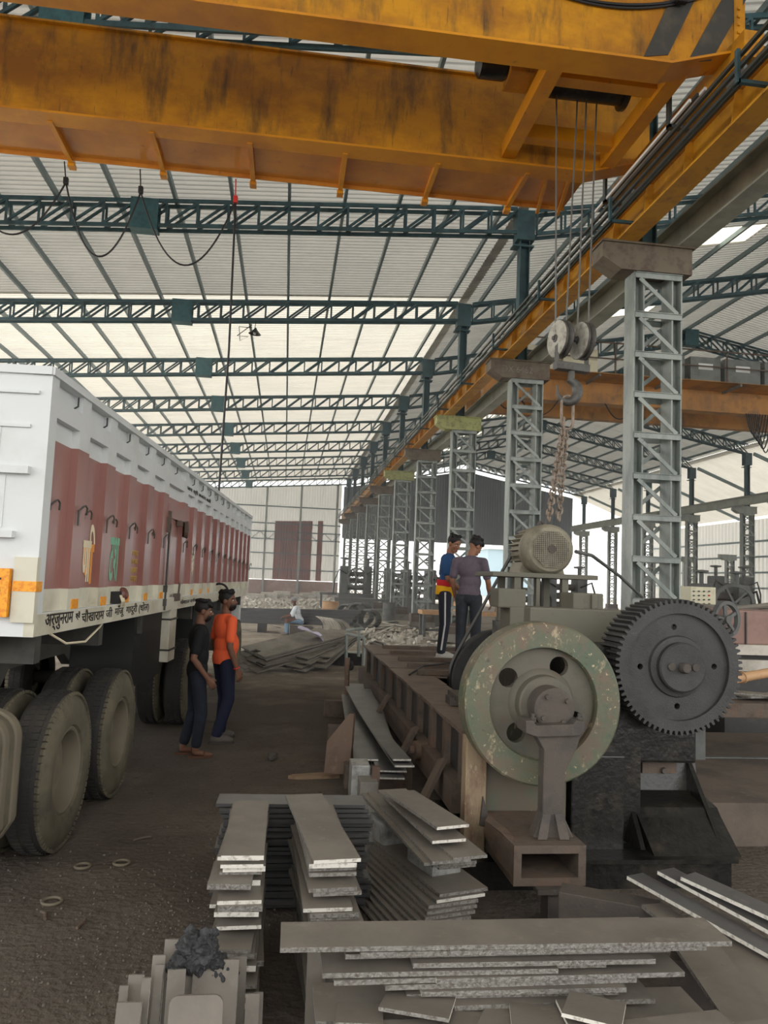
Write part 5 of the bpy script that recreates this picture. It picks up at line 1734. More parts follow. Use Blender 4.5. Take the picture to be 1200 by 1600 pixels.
def person(label, loc, heading, J, C, scale=1.0):
    """J: joints in metres facing +y; C: materials"""
    T = M.Translation(V(loc)) @ M.Rotation(heading, 4, 'Z') @ M.Scale(scale, 4)
    root = thing('person', label, 'person', loc)
    pel, neck = V(J['pelvis']), V(J['neck'])
    sp = (neck-pel)
    sn = sp.normalized()
    sideX = V(J.get('side', (1, 0, 0)))
    fwd = sideX.cross(sn)*-1
    fwd = sn.cross(sideX).normalized()
    RT = M((sideX, fwd, sn)).transposed()
    def S(t, f=0.0, x=0.0):
        return pel+sp*t+fwd*f+sideX*x
    bel = J.get('belly', 0.0)
    # head frame
    hp = neck+sn*0.03
    HR = M.Rotation(J.get('yaw', 0), 3, 'Z') @ M.Rotation(J.get('pitch', 0), 3, 'X') @ M.Rotation(J.get('tiltz', 0), 3, 'Y')
    def Hd(x, y, z):
        return hp+V((0, 0.015, 0.02))+HR @ V((x, y+0.01, z))
    B = Blob()
    # torso of the body (under the clothes)
    B.ell(S(0.0), (0.135, 0.095, 0.11), RT).ell(S(0.3, 0.01), (0.125, 0.088+bel*0.4, 0.14), RT).ell(S(0.68, 0.0), (0.145, 0.095, 0.17), RT)
    B.cone(S(0.9), 0.06, hp+V((0, 0.01, 0.0)), 0.052).cone(hp, 0.052, Hd(0, -0.01, 0.07), 0.05)
    for s in (-1, 1):
        sh, el, wr = [V(J[k+('R' if s > 0 else 'L')]) for k in ('sh', 'el', 'wr')]
        B.chain([S(0.86, 0, s*0.08), sh, el, wr], [0.055, 0.05, 0.037, 0.026])
        B.cone(sh.lerp(el, 0.3), 0.043, sh.lerp(el, 0.6), 0.041)
        B.cone(el.lerp(wr, 0.25), 0.038, el.lerp(wr, 0.4), 0.035)
        hi, kn, an = [V(J[k+('R' if s > 0 else 'L')]) for k in ('hip', 'kn', 'an')]
        B.chain([hi, kn, an], [0.075, 0.05, 0.036])
        B.cone(kn.lerp(an, 0.2), 0.05, kn.lerp(an, 0.4), 0.047)
        ft = V(J['ft'+('R' if s > 0 else 'L')])
        B.cone(an-V((0, 0, 0.03)), 0.032, an+ft*0.13-V((0, 0, 0.055)), 0.026).cone(an+ft*0.13-V((0, 0, 0.055)), 0.026, an+ft*0.17-V((0, 0, 0.06)), 0.02)
        d = (wr-el).normalized()
        pn = V(J.get('palm'+('R' if s > 0 else 'L'), (-s, 0, 0)))
        pn = (pn-d*pn.dot(d)).normalized()
        ac = d.cross(pn)*1.0
        ff = V(J.get('thumb'+('R' if s > 0 else 'L'), (0, 1, 0)))
        if ac.dot(ff) > 0:
            ac = -ac
        hand(B, wr, d, ac, pn, J.get('curl', 0.45), s)
    # head: skull, jaw, nose, brow, cheeks, lips, ears
    B.ell(Hd(0, -0.012, 0.135), (0.073, 0.092, 0.09), HR)
    B.ell(Hd(0, 0.025, 0.085), (0.060, 0.066, 0.085), HR)
    B.cone(Hd(0.02, 0.062, 0.022), 0.02, Hd(-0.02, 0.062, 0.022), 0.02)
    B.cone(Hd(0, 0.082, 0.115), 0.009, Hd(0, 0.104, 0.082), 0.013)
    B.ell(Hd(0.012, 0.092, 0.078), (0.01, 0.01, 0.008), HR).ell(Hd(-0.012, 0.092, 0.078), (0.01, 0.01, 0.008), HR)
    B.cone(Hd(0.04, 0.068, 0.132), 0.013, Hd(-0.04, 0.068, 0.132), 0.013)
    for s in (-1, 1):
        B.ell(Hd(s*0.04, 0.06, 0.085), (0.02, 0.018, 0.02), HR)
        B.ell(Hd(s*0.074, -0.008, 0.1), (0.011, 0.02, 0.032), HR)
    B.ell(Hd(0, 0.086, 0.052), (0.022, 0.009, 0.006), HR).ell(Hd(0, 0.084, 0.042), (0.02, 0.009, 0.007), HR)
    B.build('body', C['skin'], root, T, 0.0075, 3)
    # eyes, brows
    for s in (-1, 1):
        e = Blob().ell(Hd(s*0.031, 0.075, 0.112), (0.014, 0.009, 0.007), HR)
        eo = e.build('eye', MT['eyew'], root, T, 0.003, 1)
        e = Blob().ell(Hd(s*0.031, 0.084, 0.112), (0.006, 0.003, 0.006), HR)
        e.build('pupil', MT['hair'], eo, T, 0.002, 0)
        e = Blob().cone(Hd(s*0.014, 0.085, 0.133), 0.005, Hd(s*0.05, 0.074, 0.135), 0.004)
        e.build('eyebrow', MT['hair'], root, T, 0.003, 1)
    # hair
    B = Blob()
    B.ell(Hd(0, -0.022, 0.148), (0.081, 0.096, 0.092), HR)
    if J.get('fringe'):
        B.ell(Hd(0, 0.045, 0.19), (0.072, 0.055, 0.035), HR).ell(Hd(0.02, 0.075, 0.175), (0.05, 0.026, 0.024), HR)
    if J.get('cap'):
        B.ell(Hd(0, -0.005, 0.175), (0.088, 0.1, 0.06), HR)
    for i in range(J.get('tufts', 10)):
        a = i*2.4
        B.ell(Hd(0.055*math.cos(a), -0.02+0.07*math.sin(a), 0.215+0.012*math.sin(i*1.7)), (0.03, 0.03, 0.022), HR)
    hc_ = [(Hd(0, 0, 0.062), HR @ V((0, -0.25, -1)))] if not J.get('fringe') else [(Hd(0, 0, 0.07), HR @ V((0, -0.3, -1)))]
    B.build('cap' if J.get('cap') else 'hair', C['hair'], root, T, 0.008, 3, hc_)
    if J.get('beard'):
        B = Blob()
        B.ell(Hd(0, 0.03, 0.05), (0.064, 0.068, 0.062), HR)
        B.ell(Hd(0, 0.092, 0.062), (0.026, 0.008, 0.006), HR)
        B.build('beard', C['hair'], root, T, 0.006, 2, [(Hd(0, 0, 0.07), HR @ V((0, 0.1, 1))), (Hd(0, 0.03, 0), HR @ V((0, -1, 0.4)))])
    # shirt
    B = Blob()
    hem = J.get('hem', -0.02)
    B.ell(S(0.02, 0.0), (0.158, 0.118+bel*0.5, 0.16), RT).ell(S(0.32, 0.012+bel*0.3), (0.152, 0.108+bel, 0.17), RT).ell(S(0.68, 0.0), (0.168, 0.118+bel*0.2, 0.185), RT)
    B.ell(S(0.88, -0.005), (0.12, 0.075, 0.07), RT)
    cuts = [(S(hem), -sn), (hp-sn*0.005+fwd*0.0, (sn*1.0-fwd*0.35).normalized())]
    for s in (-1, 1):
        sh, el = V(J['shR' if s > 0 else 'shL']), V(J['elR' if s > 0 else 'elL'])
        B.chain([S(0.86, 0, s*0.08), sh, sh.lerp(el, J.get('sleeve', 0.72))], [0.068, 0.058, 0.056])
    B.build('shirt', C['shirt'], root, T, 0.009, 4, cuts)
    # sleeve ends stay rounded cloth; trousers
    B = Blob()
    B.ell(S(-0.02), (0.15, 0.108, 0.13), RT)
    for s in (-1, 1):
        hi, kn, an = [V(J[k+('R' if s > 0 else 'L')]) for k in ('hip', 'kn', 'an')]
        B.chain([hi, kn, an.lerp(kn, J.get('cuff', 0.06))], [0.092, 0.07, J.get('cuffr', 0.058)])
        B.cone(hi.lerp(kn, 0.4), 0.085, hi.lerp(kn, 0.7), 0.077)
    tr_ = B.build('trousers', C['trousers'], root, T, 0.009, 3, [(S(0.2), sn)])
    if 'stripe' in C:
        for s in (-1, 1):
            hi, kn, an = [V(J[k+('R' if s > 0 else 'L')]) for k in ('hip', 'kn', 'an')]
            b = MB(); b.tube([T @ (hi+V((s*0.088, 0, 0.03))), T @ (hi.lerp(kn, 0.5)+V((s*0.08, 0, 0))), T @ (kn+V((s*0.066, 0, 0))), T @ (an+V((s*0.055, 0, 0.05)))], 0.013, 8)
            b.build('side_stripe', C['stripe'], tr_)
    if 'band' in C:
        for (t0, t1, mm) in C['band']:
            B = Blob(); B.ell(S((t0+t1)/2), (0.166, 0.13, 0.2), RT)
            B.build('shirt_band', mm, root, T, 0.009, 3, [(S(t1), sn), (S(t0), -sn)])
    # footwear
    for s in (-1, 1):
        an = V(J['anR' if s > 0 else 'anL'])
        ft = V(J['ftR' if s > 0 else 'ftL'])
        sd_ = V((ft.y, -ft.x, 0))
        RF = M((sd_, ft, V((0, 0, 1)))).transposed()
        z = an.z-0.09
        if J.get('sandals'):
            b = MB()
            out = []
            for i in range(20):
                a = 2*PI*i/20
                out.append(T @ (V((an.x, an.y, z+0.002))+RF @ V((0.042*math.cos(a), 0.055+0.135*math.sin(a), 0))))
            b.prism(out, T.to_3x3() @ V((0, 0, 0.022)))
            so_ = b.build('sandal', C['shoes'], root, smooth=True)
            b = MB(); c_ = V((an.x, an.y, z+0.03))
            b.tube([T @ (c_+RF @ V((0.045*math.cos(a), 0.10, 0.045*math.sin(a)-0.01))) for a in (0, 0.5, 1.0, 1.57, 2.1, 2.6, 3.14)], 0.009, 6); b.build('strap', C['shoes'], so_)
        else:
            B = Blob()
            B.ell(V((an.x, an.y, z+0.05))+ft*0.05, (0.05, 0.12, 0.05), RF).ell(V((an.x, an.y, z+0.04))+ft*0.13, (0.048, 0.07, 0.038), RF)
            B.cone(an+V((0, 0, 0.03)), 0.048, an-V((0, 0, 0.03)), 0.05)
            sh_ = B.build('shoe', C['shoes'], root, T, 0.008, 3, [((0, 0, z+0.004), (0, 0, -1)), (an+V((0, 0, 0.04)), (0, 0, 1))])
            b = MB()
            out = []
            for i in range(20):
                a = 2*PI*i/20
                out.append(T @ (V((an.x, an.y, z+0.001))+RF @ V((0.052*math.cos(a), 0.06+0.145*math.sin(a), 0))))
            b.prism(out, T.to_3x3() @ V((0, 0, 0.024)))
            b.build('shoe_sole', C.get('sole', C['shoes']), sh_, smooth=True)
    if 'wristband' in C:
        wr, el = V(J['wrR']), V(J['elR'])
        c_ = wr.lerp(el, 0.08); d = (wr-el).normalized(); a_ = d.orthogonal().normalized(); b_ = d.cross(a_)
        b = MB(); b.tube([T @ (c_+(a_*math.cos(k*PI/10)+b_*math.sin(k*PI/10))*0.032) for k in range(20)], 0.007, 6, closed=True)
        b.build('wristband', C['wristband'], root)
    return root

STAND = dict(pelvis=(0, 0, 0.93), neck=(0, -0.01, 1.43), shR=(0.185, -0.01, 1.37), shL=(-0.185, -0.01, 1.37), elR=(0.225, -0.04, 1.09), elL=(-0.225, -0.04, 1.09), wrR=(0.215, 0.04, 0.86), wrL=(-0.215, 0.04, 0.86), hipR=(0.09, 0, 0.88), hipL=(-0.09, 0, 0.88), knR=(0.10, 0.01, 0.48), knL=(-0.10, 0.01, 0.48), anR=(0.10, -0.03, 0.09), anL=(-0.10, -0.03, 0.09), ftR=(0.2, 0.98, 0), ftL=(-0.2, 0.98, 0))
def pose(**k):
    d = dict(STAND)
    d.update(k)
    return d
D = math.radians
# bystander in black
bl = atz(300, 1181)
person('young man in black t-shirt, dark jeans and sandals standing side-on by the truck', bl, D(-78),
       pose(neck=(0, 0.0, 1.43), elR=(0.235, -0.07, 1.08), wrR=(0.225, 0.09, 0.87), elL=(-0.23, -0.02, 1.09), wrL=(-0.2, 0.1, 0.88), knR=(0.10, 0.06, 0.48), anR=(0.10, 0.02, 0.09), anL=(-0.09, -0.10, 0.09), knL=(-0.1, -0.0, 0.48), fringe=True, beard=True, sandals=True, pitch=-0.12, yaw=D(-8), hem=-0.2, cuff=0.16, curl=0.5, ftR=(0.05, 0.99, 0), ftL=(-0.1, 0.99, 0)),
       dict(skin=MT['skindark'], hair=MT['hair'], shirt=smat('black_shirt_cloth', (24, 24, 26), 0.85), trousers=smat('dark_jeans', (30, 34, 44), 0.85, [((40, 46, 58), 6, 0.5, 0.7, U1)]), shoes=smat('brown_sandal_leather', (92, 62, 48), 0.7)), 0.945)
og = atz(343, 1158)
person('man in bright orange t-shirt and navy trousers looking towards the viewer beside the truck', og, D(-62),
       pose(belly=0.035, elR=(0.245, -0.05, 1.08), wrR=(0.255, 0.05, 0.83), elL=(-0.24, -0.04, 1.09), hem=-0.1, beard=True, yaw=D(-48), pitch=0.05, tufts=14, wrL=(-0.24, 0.05, 0.85), knR=(0.11, 0.03, 0.48), anR=(0.12, -0.1, 0.09), anL=(-0.11, 0.05, 0.09), knL=(-0.1, 0.07, 0.48), cuffr=0.062, palmR=(-1, -0.2, 0), curl=0.55),
       dict(skin=MT['skindark'], hair=MT['hair'], shirt=smat('orange_shirt_cloth', (232, 98, 58), 0.8), trousers=smat('navy_trousers', (28, 32, 52), 0.85), shoes=smat('grey_suede_shoe', (92, 86, 80), 0.85), sole=smat('shoe_sole_grey', (70, 66, 62), 0.8), wristband=MT['redplastic']), 1.0)
pu = V((2.50, 10.3, BZ))
person('man in faded purple grey t-shirt with head bowed standing on the bed behind the flywheel', pu, D(-22),
       pose(neck=(0.01, 0.04, 1.44), pitch=-0.55, yaw=D(-40), elR=(0.25, 0.0, 1.10), wrR=(0.27, 0.13, 0.87), elL=(-0.23, 0.0, 1.1), wrL=(-0.2, 0.12, 0.88), tufts=16, fringe=True, hem=-0.02, thumbR=(0, 1, 0)),
       dict(skin=MT['skin'], hair=MT['hair'], shirt=smat('faded_purple_cloth', (98, 88, 98), 0.85, [((84, 74, 84), 8, 0.45, 0.7, U1)]), trousers=smat('charcoal_jeans', (48, 52, 58), 0.85, [((70, 74, 80), 7, 0.5, 0.72, U1)]), shoes=smat('black_shoe', (30, 30, 30), 0.6)), 1.02)
bu = V((2.30, 10.95, BZ))
person('man in blue, red and yellow t-shirt and striped track pants behind the purple shirted man', bu, D(-100),
       pose(pitch=-0.4, yaw=D(-45), neck=(0, 0.05, 1.43), elR=(0.23, 0.03, 1.09), wrR=(0.2, 0.2, 0.95), wrL=(-0.2, 0.2, 0.95), hem=-0.06, tufts=3),
       dict(skin=MT['skin'], hair=MT['hair'], shirt=smat('blue_shirt_cloth', (38, 74, 116), 0.8), trousers=smat('track_pants', (40, 44, 52), 0.8), stripe=smat('white_stripe', (206, 206, 206), 0.8), shoes=smat('white_trainer', (186, 184, 178), 0.7),
            band=((-0.12, 0.12, smat('yellow_cloth', (236, 176, 24), 0.8)), (0.12, 0.28, smat('red_cloth', (196, 40, 48), 0.8)))), 1.055)
se = atz(462, 993)
seat = V((se.x+0.1, se.y, 0))
person('seated man in white shirt, cap and blue jeans among the far scrap piles', (se.x+0.05, se.y, 0.0), D(95),
       pose(pelvis=(0, -0.08, 0.47), neck=(0, 0.12, 0.95), shR=(0.185, 0.1, 0.9), shL=(-0.185, 0.1, 0.9), elR=(0.22, 0.2, 0.66), elL=(-0.22, 0.2, 0.66), wrR=(0.12, 0.42, 0.6), wrL=(-0.12, 0.42, 0.6), hipR=(0.1, -0.05, 0.46), hipL=(-0.1, -0.05, 0.46), knR=(0.16, 0.36, 0.5), knL=(-0.16, 0.36, 0.5), anR=(0.15, 0.34, 0.09), anL=(-0.15, 0.34, 0.09), yaw=D(20), pitch=-0.1, cap=True, beard=True, sleeve=1.0, palmR=(0, 0, -1), palmL=(0, 0, -1), thumbR=(-1, 0, 0), thumbL=(1, 0, 0), tufts=0),
       dict(skin=MT['skindark'], hair=smat('dusty_cap_cloth', (150, 150, 150), 0.9), shirt=smat('pale_shirt_cloth', (208, 214, 220), 0.85), trousers=smat('blue_jeans_cloth', (120, 146, 168), 0.85), shoes=smat('dusty_shoe', (120, 112, 104), 0.8)), 1.0)
b = MB(); b.bb(seat.x-0.3, seat.x+0.45, se.y-0.3, se.y+0.3, 0, 0.30)
tag(b.build('steel_seat_block', MT['castiron'], bevel=0.02), 'low steel block the seated man is sitting on', 'block')

# ---------------------------------------------------------------- far scrap and machinery
MT['scrapplate'] = mat('dusty_scrap_plate', (136, 130, 120), 0.6, 0.1, layers=[((110, 104, 96), 3, 0.42, 0.65, U1), ((164, 156, 144), 9, 0.6, 0.78, U1)])
MT['palescrap'] = mat('pale_scrap_sheet', (198, 192, 180), 0.55, 0.1, layers=[((160, 152, 140), 3, 0.42, 0.65, U1)])
MT['machgrey'] = mat('grey_machine_paint', (96, 98, 96), 0.6, layers=[((74, 74, 72), 4, 0.45, 0.7, U1), ((112, 88, 72), 8, 0.62, 0.8, U1)])
MT['tan'] = mat('tan_machine_paint', (188, 148, 106), 0.6, layers=[((160, 122, 88), 4, 0.45, 0.7, U1)])
MT['redbrown'] = mat('red_brown_machine_paint', (148, 118, 108), 0.6, layers=[((124, 96, 88), 3, 0.45, 0.7, U1)])
MT['cloth'] = mat('lilac_sheet_cloth', (206, 202, 222), 0.8)
HR_ = random.Random(21)
def slab(label, c, d, yaw, tilt, roll, m, name='steel_plate', group=None):
    return plate(label, c, d, yaw, tilt, roll, m=m, group=group, name=name)
# two bundles of plates on the aisle (nearest heaps)
for (uu, yw, tilt, roll, nl, nw, ln_, lab) in ((372, -0.78, 0.16, 0.22, 6, 3, 2.2, 'dark truck-side bundle'), (436, -0.5, 0.17, 0.1, 5, 3, 2.3, 'middle bundle'), (486, -0.38, 0.2, 0.04, 5, 2, 2.1, 'outer bundle')):
    p = atz(uu, 1050, 0.0)
    dr_ = V((math.sin(-yw), math.cos(-yw), 0))
    sd2 = V((dr_.y, -dr_.x, 0))
    k = 0
    for l in range(nl):
        for i in range(nw):
            zz = 0.05*(nl-l)+0.02+math.sin(tilt)*ln_/2+0.03*(nw-i)*roll*5
            c = p+dr_*(ln_/2+0.06*(nl-l)+HR_.uniform(-0.1, 0.1))+sd2*(0.26*i-0.1+HR_.uniform(-0.03, 0.03))
            slab('dusty plate, %s in the %s of the far heap' % (nth(k), lab), (c.x, c.y, zz), (0.27, ln_+HR_.uniform(-0.2, 0.2), 0.026), yw+HR_.uniform(-0.06, 0.06), tilt+HR_.uniform(-0.015, 0.015), roll, MT['scrapplate'], group='plates of the far heap')
            k += 1
    if uu == 372:
        cl = p+dr_*1.7+sd2*0.3+V((0, 0, 0.05*nl+math.sin(tilt)*1.7+0.2))
    q = p+dr_*ln_*0.8+sd2*0.2
    b = MB(); b.box((q.x, q.y, 0.13), (0.8, 0.16, 0.26), (0, 0, yw))
    tag(b.build('timber_sleeper', MT['darksteel']), 'dark sleeper propping up the %s of the far plate heap' % lab, 'sleeper')
p = atz(430, 1053, 0.0)
# lilac cloth draped on the darker bundle
c = cl
bm_ = bmesh.new()
g_ = bmesh.ops.create_grid(bm_, x_segments=20, y_segments=20, size=0.3, matrix=M.Translation(c))
for v in bm_.verts:
    q = v.co-c
    v.co = c+V((q.x*0.9, q.y*0.8, 0.1*mnoise.noise(V((q.x*5, q.y*5, 1)))-0.7*q.x*q.x-0.35*q.x))
b = MB(); b.bm.free(); b.bm = bm_
ext = bmesh.ops.solidify(bm_, geom=bm_.faces[:], thickness=0.008)
tag(b.build('cloth', MT['cloth'], smooth=True), 'crumpled lilac cloth lying over the far plate heap', 'cloth')
# long dark channels across the back of the heap
for k in range(5):
    p0 = aty(376, 952, 27.0-0.1*k)-V((0, 0, 0.1*k)); p1 = aty(566-4*k, 956, 25.2-0.1*k)-V((0, 0, 0.1*k))
    b = MB(); b.bar(p0, p1, 0.3, 0.1)
    tag(b.build('steel_channel', MT['darksteel']), 'long dark steel channel lying behind the seated man, %s' % nth(k), 'steel channel', 'long channels behind the seated man')
for x_ in (0.2, 0.75):
    q = aty(376, 952, 26.8).lerp(aty(560, 956, 25.0), x_)
    b = MB(); b.bb(q.x-0.15, q.x+0.15, q.y-0.4, q.y+0.4, 0, q.z-0.46)
    tag(b.build('channel_sleeper', MT['darksteel']), 'low sleeper under the long dark channels, %s end' % ('truck' if x_ < 0.5 else 'column'), 'sleeper')
# curved pale sheets leaning together
for k in range(9):
    p = atz(492+4.5*k, 1006+1.0*k, 0.0)
    b = MB()
    pr = []
    for i in range(9):
        t = i/8
        pr.append(V((p.x+0.22*math.sin(t*2.6)+0.05*k*0, p.y+0.5-0.9*t, 0.75-0.62*t+0.12*math.sin(t*PI))))
    rr_a = [q+V((0.10, 0.03, 0)) for q in pr]
    vs = pr+rr_a+[q+V((0, 0.0, 0.015)) for q in pr]+[q+V((0, 0, 0.015)) for q in rr_a]
    n = len(pr)
    fs = []
    for i in range(n-1):
        fs += [(i, i+1, n+i+1, n+i), (2*n+i, 3*n+i, 3*n+i+1, 2*n+i+1), (i, 2*n+i, 2*n+i+1, i+1), (n+i, n+i+1, 3*n+i+1, 3*n+i)]
    fs += [(0, n, 3*n, 2*n), (n-1, 3*n-1, 4*n-1, 2*n-1)]
    b.mesh(vs, fs)
    tag(b.build('bent_sheet', MT['palescrap'] if k < 6 else MT['scrapplate']), 'pale bent steel strip leaning beside the seated man, %s of the row' % ORD[k], 'bent strip', 'bent strips beside the seated man')
# light scrap sheets and offcuts strewn between heap and columns
cnt = 0
for k in range(120):
    u = HR_.uniform(380, 735)
    v = HR_.uniform(958, 1000) if k < 80 else HR_.uniform(975, 1025)
    if v > 985 and u < 560:
        continue
    p = atz(u, v, 0.0)
    L = HR_.uniform(0.5, 1.6)
    ti, ro, wd = HR_.uniform(-0.15, 0.15), HR_.uniform(-0.25, 0.25), HR_.uniform(0.1, 0.35)
    b_ = slab('scrap steel strip strewn on the floor between plate heap and column row', (p.x, p.y, 0.022+abs(math.sin(ti))*L/2+abs(math.sin(ro))*wd/2), (wd, L, 0.02), HR_.uniform(-1.6, 1.6), ti, ro, MT['palescrap'] if HR_.random() < 0.55 else MT['scrapplate'], name='scrap_strip', group='scrap strips strewn by the columns')
for k in range(14):
    p = atz(690+HR_.uniform(-35, 40), 1022+HR_.uniform(-6, 10), 0.0)
    slab('long whitish scrap strip in the loose pile at the far end of the bed', (p.x, p.y, 0.05+0.02*k), (0.12, HR_.uniform(1.0, 1.8), 0.015), HR_.uniform(0.9, 1.9), HR_.uniform(-0.06, 0.06), 0, MT['palescrap'], name='scrap_strip', group='whitish strips at the bed end')
b = MB()
for k in range(260):
    p = atz(HR_.uniform(560, 740), 985+abs(HR_.gauss(0, 14)), 0)
    r = HR_.uniform(0.03, 0.11)
    b.box(p+V((0, 0, r*0.4)), (r*2, r*1.4, r), (HR_.random()*3, HR_.random()*3, HR_.random()*3))
tag(b.build('rubble', MT['palescrap']), 'pale rubble and offcut crumbs heaped around the column plinths', 'rubble', kind='stuff')
b = MB()
for k in range(900):
    p = atz(HR_.uniform(382, 620), HR_.uniform(930, 958), 0)
    if p.x > 4.2 or p.y > 71.5:
        continue
    r = HR_.uniform(0.03, 0.16)
    b.box(p+V((0, 0, r*0.5)), (r*2, r*1.6, r), (HR_.random(), HR_.random(), HR_.random()*3))
tag(b.build('scrap_heap', MT['palescrap']), 'low pale scrap heaps spread before the plinth of the back wall', 'scrap heap', kind='stuff')
# small pipe stand in the aisle
st = thing('pipe_stand', 'small pipe frame stand at the far end of the aisle', 'stand', tuple(atz(556, 1042)))
yS = atz(556, 1042).y
for (u0, v0, u1, v1) in ((541, 1032, 541, 990), (567, 1040, 569, 996), (541, 990, 569, 996), (541, 985, 567, 982), (560, 1026, 561, 985)):
    b = MB(); b.tube([aty(u0, v0, yS), aty(u1, v1, yS+0.02)], 0.035, 8); b.build('pipe', MT['colgrey'], st)
b = MB(); q0, q1 = atz(520, 1020, 0.06), atz(572, 1022, 0.06); b.tube([q0, q1], 0.05, 8); tag(b.build('floor_pipe', MT['colgrey']), 'grey pipe lying across the aisle behind the pipe stand', 'pipe')
q = atz(548, 1040, 0.1)
b = MB(); b.lathe([(0.03, -0.03), (0.09, -0.03), (0.1, 0), (0.09, 0.03), (0.03, 0.03), (0.03, -0.03)], q, (1, 0.4, 0), 18); tag(b.build('small_wheel', MT['tyre'], smooth=True), 'little dark caster wheel standing by the pipe stand', 'wheel')

# mill stands between the columns
def mill(label, x, y, s=1.0, wheel_=False):
    t = thing('mill_stand', label, 'mill', (x, y, 0), None)
    b = MB(); b.bb(x-0.9*s, x+0.9*s, y-0.5, y+0.5, 0, 0.9*s); b.build('mill_base', MT['machgrey'], t, bevel=0.04)
    for sx in (-1, 1):
        b = MB(); b.bb(x+sx*0.62*s-0.2*s, x+sx*0.62*s+0.2*s, y-0.4, y+0.4, 0.9*s, 2.3*s); b.build('housing', MT['machgrey'], t, bevel=0.05)
        b = MB(); b.lathe([(0, 0), (0.07*s, 0), (0.07*s, 0.35*s), (0.22*s, 0.37*s), (0.22*s, 0.43*s), (0, 0.45*s)], (x+sx*0.62*s, y, 2.3*s), (0, 0, 1), 16); b.build('adjusting_screw', MT['machgrey'], t, smooth=True)
        b = MB(); b.tube([(x+sx*0.5*s, y-0.45, 1.9*s), (x+sx*0.9*s, y-0.6, 2.1*s), (x+sx*1.1*s, y-0.5, 1.6*s), (x+sx*1.15*s, y-0.4, 0.9*s)], 0.04, 6); b.build('hose', MT['cable'], t)
    for z in (1.2, 1.55, 1.9):
        b = MB(); b.lathe([(0, -0.42*s), (0.13*s, -0.42*s), (0.13*s, 0.42*s), (0, 0.42*s)], (x, y, z*s), (1, 0, 0), 18); b.build('roll', MT['castiron'], t, smooth=True)
    if wheel_:
        b = MB(); b.lathe([(0.5, -0.06), (0.6, -0.06), (0.6, 0.06), (0.5, 0.06), (0.5, -0.06)], (x, y-0.8, 1.7*s), (0.3, 1, 0), 32)
        w_ = b.build('hand_wheel', MT['machgrey'], t, smooth=True)
        b = MB()
        ax = V((0.3, 1, 0)).normalized(); a_ = ax.orthogonal().normalized(); bb_ = ax.cross(a_)
        for k in range(5):
            e = a_*math.cos(k*2*PI/5)+bb_*math.sin(k*2*PI/5)
            b.bar(V((x, y-0.8, 1.7*s)), V((x, y-0.8, 1.7*s))+e*0.52, 0.06)
        b.build('wheel_spokes', MT['machgrey'], w_)
    return t
mill('dark rolling mill stand behind the fourth lattice column', 7.0, 33.5, 1.05)
mill('dark rolling mill stand just left of the hanging motor in the bright opening', 8.6, 27.5, 0.9)
bpy.context.view_layer.update()
mill('rolling mill stand far back with a spoked hand wheel', 4.2, 46.0, 1.15, True)
mill('rolling mill stand far back beyond the fifth lattice column', 7.4, 43.0, 1.1)
mill('rolling mill stand far back near the end wall opening', 8.2, 56.0, 1.2)
mill('rolling mill stand behind the nearest lattice column and gear', 13.4, 22.5, 0.95, True)
mill('rolling mill stand beyond the machine between the two nearest columns', 11.0, 29.5, 1.0)
mill('rolling mill stand in the far bay before the slim columns', 22.0, 36.0, 1.2)
mill('rolling mill stand in the far bay close to the slim columns', 26.0, 33.0, 1.1)
# work tables with rollers, crates
def bench(label, x0, x1, y, z, m, name='work_bench', cat='bench', dy=0.8):
    t = thing(name, label, cat, ((x0+x1)/2, y, 0))
    b = MB(); b.bb(x0, x1, y, y+dy, z-0.14, z); b.build('bench_top', m, t, bevel=0.01)
    for x in (x0+0.1, x1-0.1):
        for yy in (y+0.08, y+dy-0.08):
            b = MB(); b.bb(x-0.05, x+0.05, yy-0.05, yy+0.05, 0, z-0.14); b.build('leg', MT['machgrey'], t)
    b = MB(); b.bb(x0+0.1, x1-0.1, y+0.1, y+0.16, 0.25, 0.33); b.build('stretcher', MT['machgrey'], t)
    return t
bench('tan topped roller bench behind the column row', 4.6, 8.6, 25.5, 0.95, MT['tan'])
bench('grey roller bench further back among the columns', 2.6, 6.2, 39.8, 0.9, MT['machgrey'])
bench('grey roller bench at the far back by the end wall', 2.2, 5.4, 47.6, 1.0, MT['machgrey'])
for (x, y, m, lb) in ((6.2, 25.9, 'tan', 'tan wooden crate standing on the tan topped bench, inner one'), (7.7, 25.9, 'tan', 'tan wooden crate standing on the tan topped bench, outer one')):
    b = MB(); b.bb(x-0.4, x+0.4, y-0.25, y+0.25, 0.95, 1.5)
    tag(b.build('wooden_crate', MT[m], bevel=0.015), lb, 'crate')
for (u, v, y, r, h, m, lb) in ((516, 950, 33, 0.35, 0.9, 'tan', 'rusty tan oil drum standing among the far scrap'), (608, 948, 36, 0.3, 0.85, 'machgrey', 'grey oil drum standing before the far columns')):
    p = aty(u, v, y)
    t = thing('oil_drum', lb, 'drum', (p.x, y, 0))
    b = MB(); b.lathe([(0, 0), (r, 0), (r*1.03, 0.02), (r, 0.05), (r, h*0.33), (r*1.03, h*0.35), (r, h*0.37), (r, h*0.66), (r*1.03, h*0.68), (r, h*0.7), (r, h-0.03), (r*1.02, h), (r*0.95, h), (r*0.95, h-0.02), (0, h-0.02)], (p.x, y, 0), (0, 0, 1), 28)
    b.build('drum_shell', MT[m], t, smooth=True)
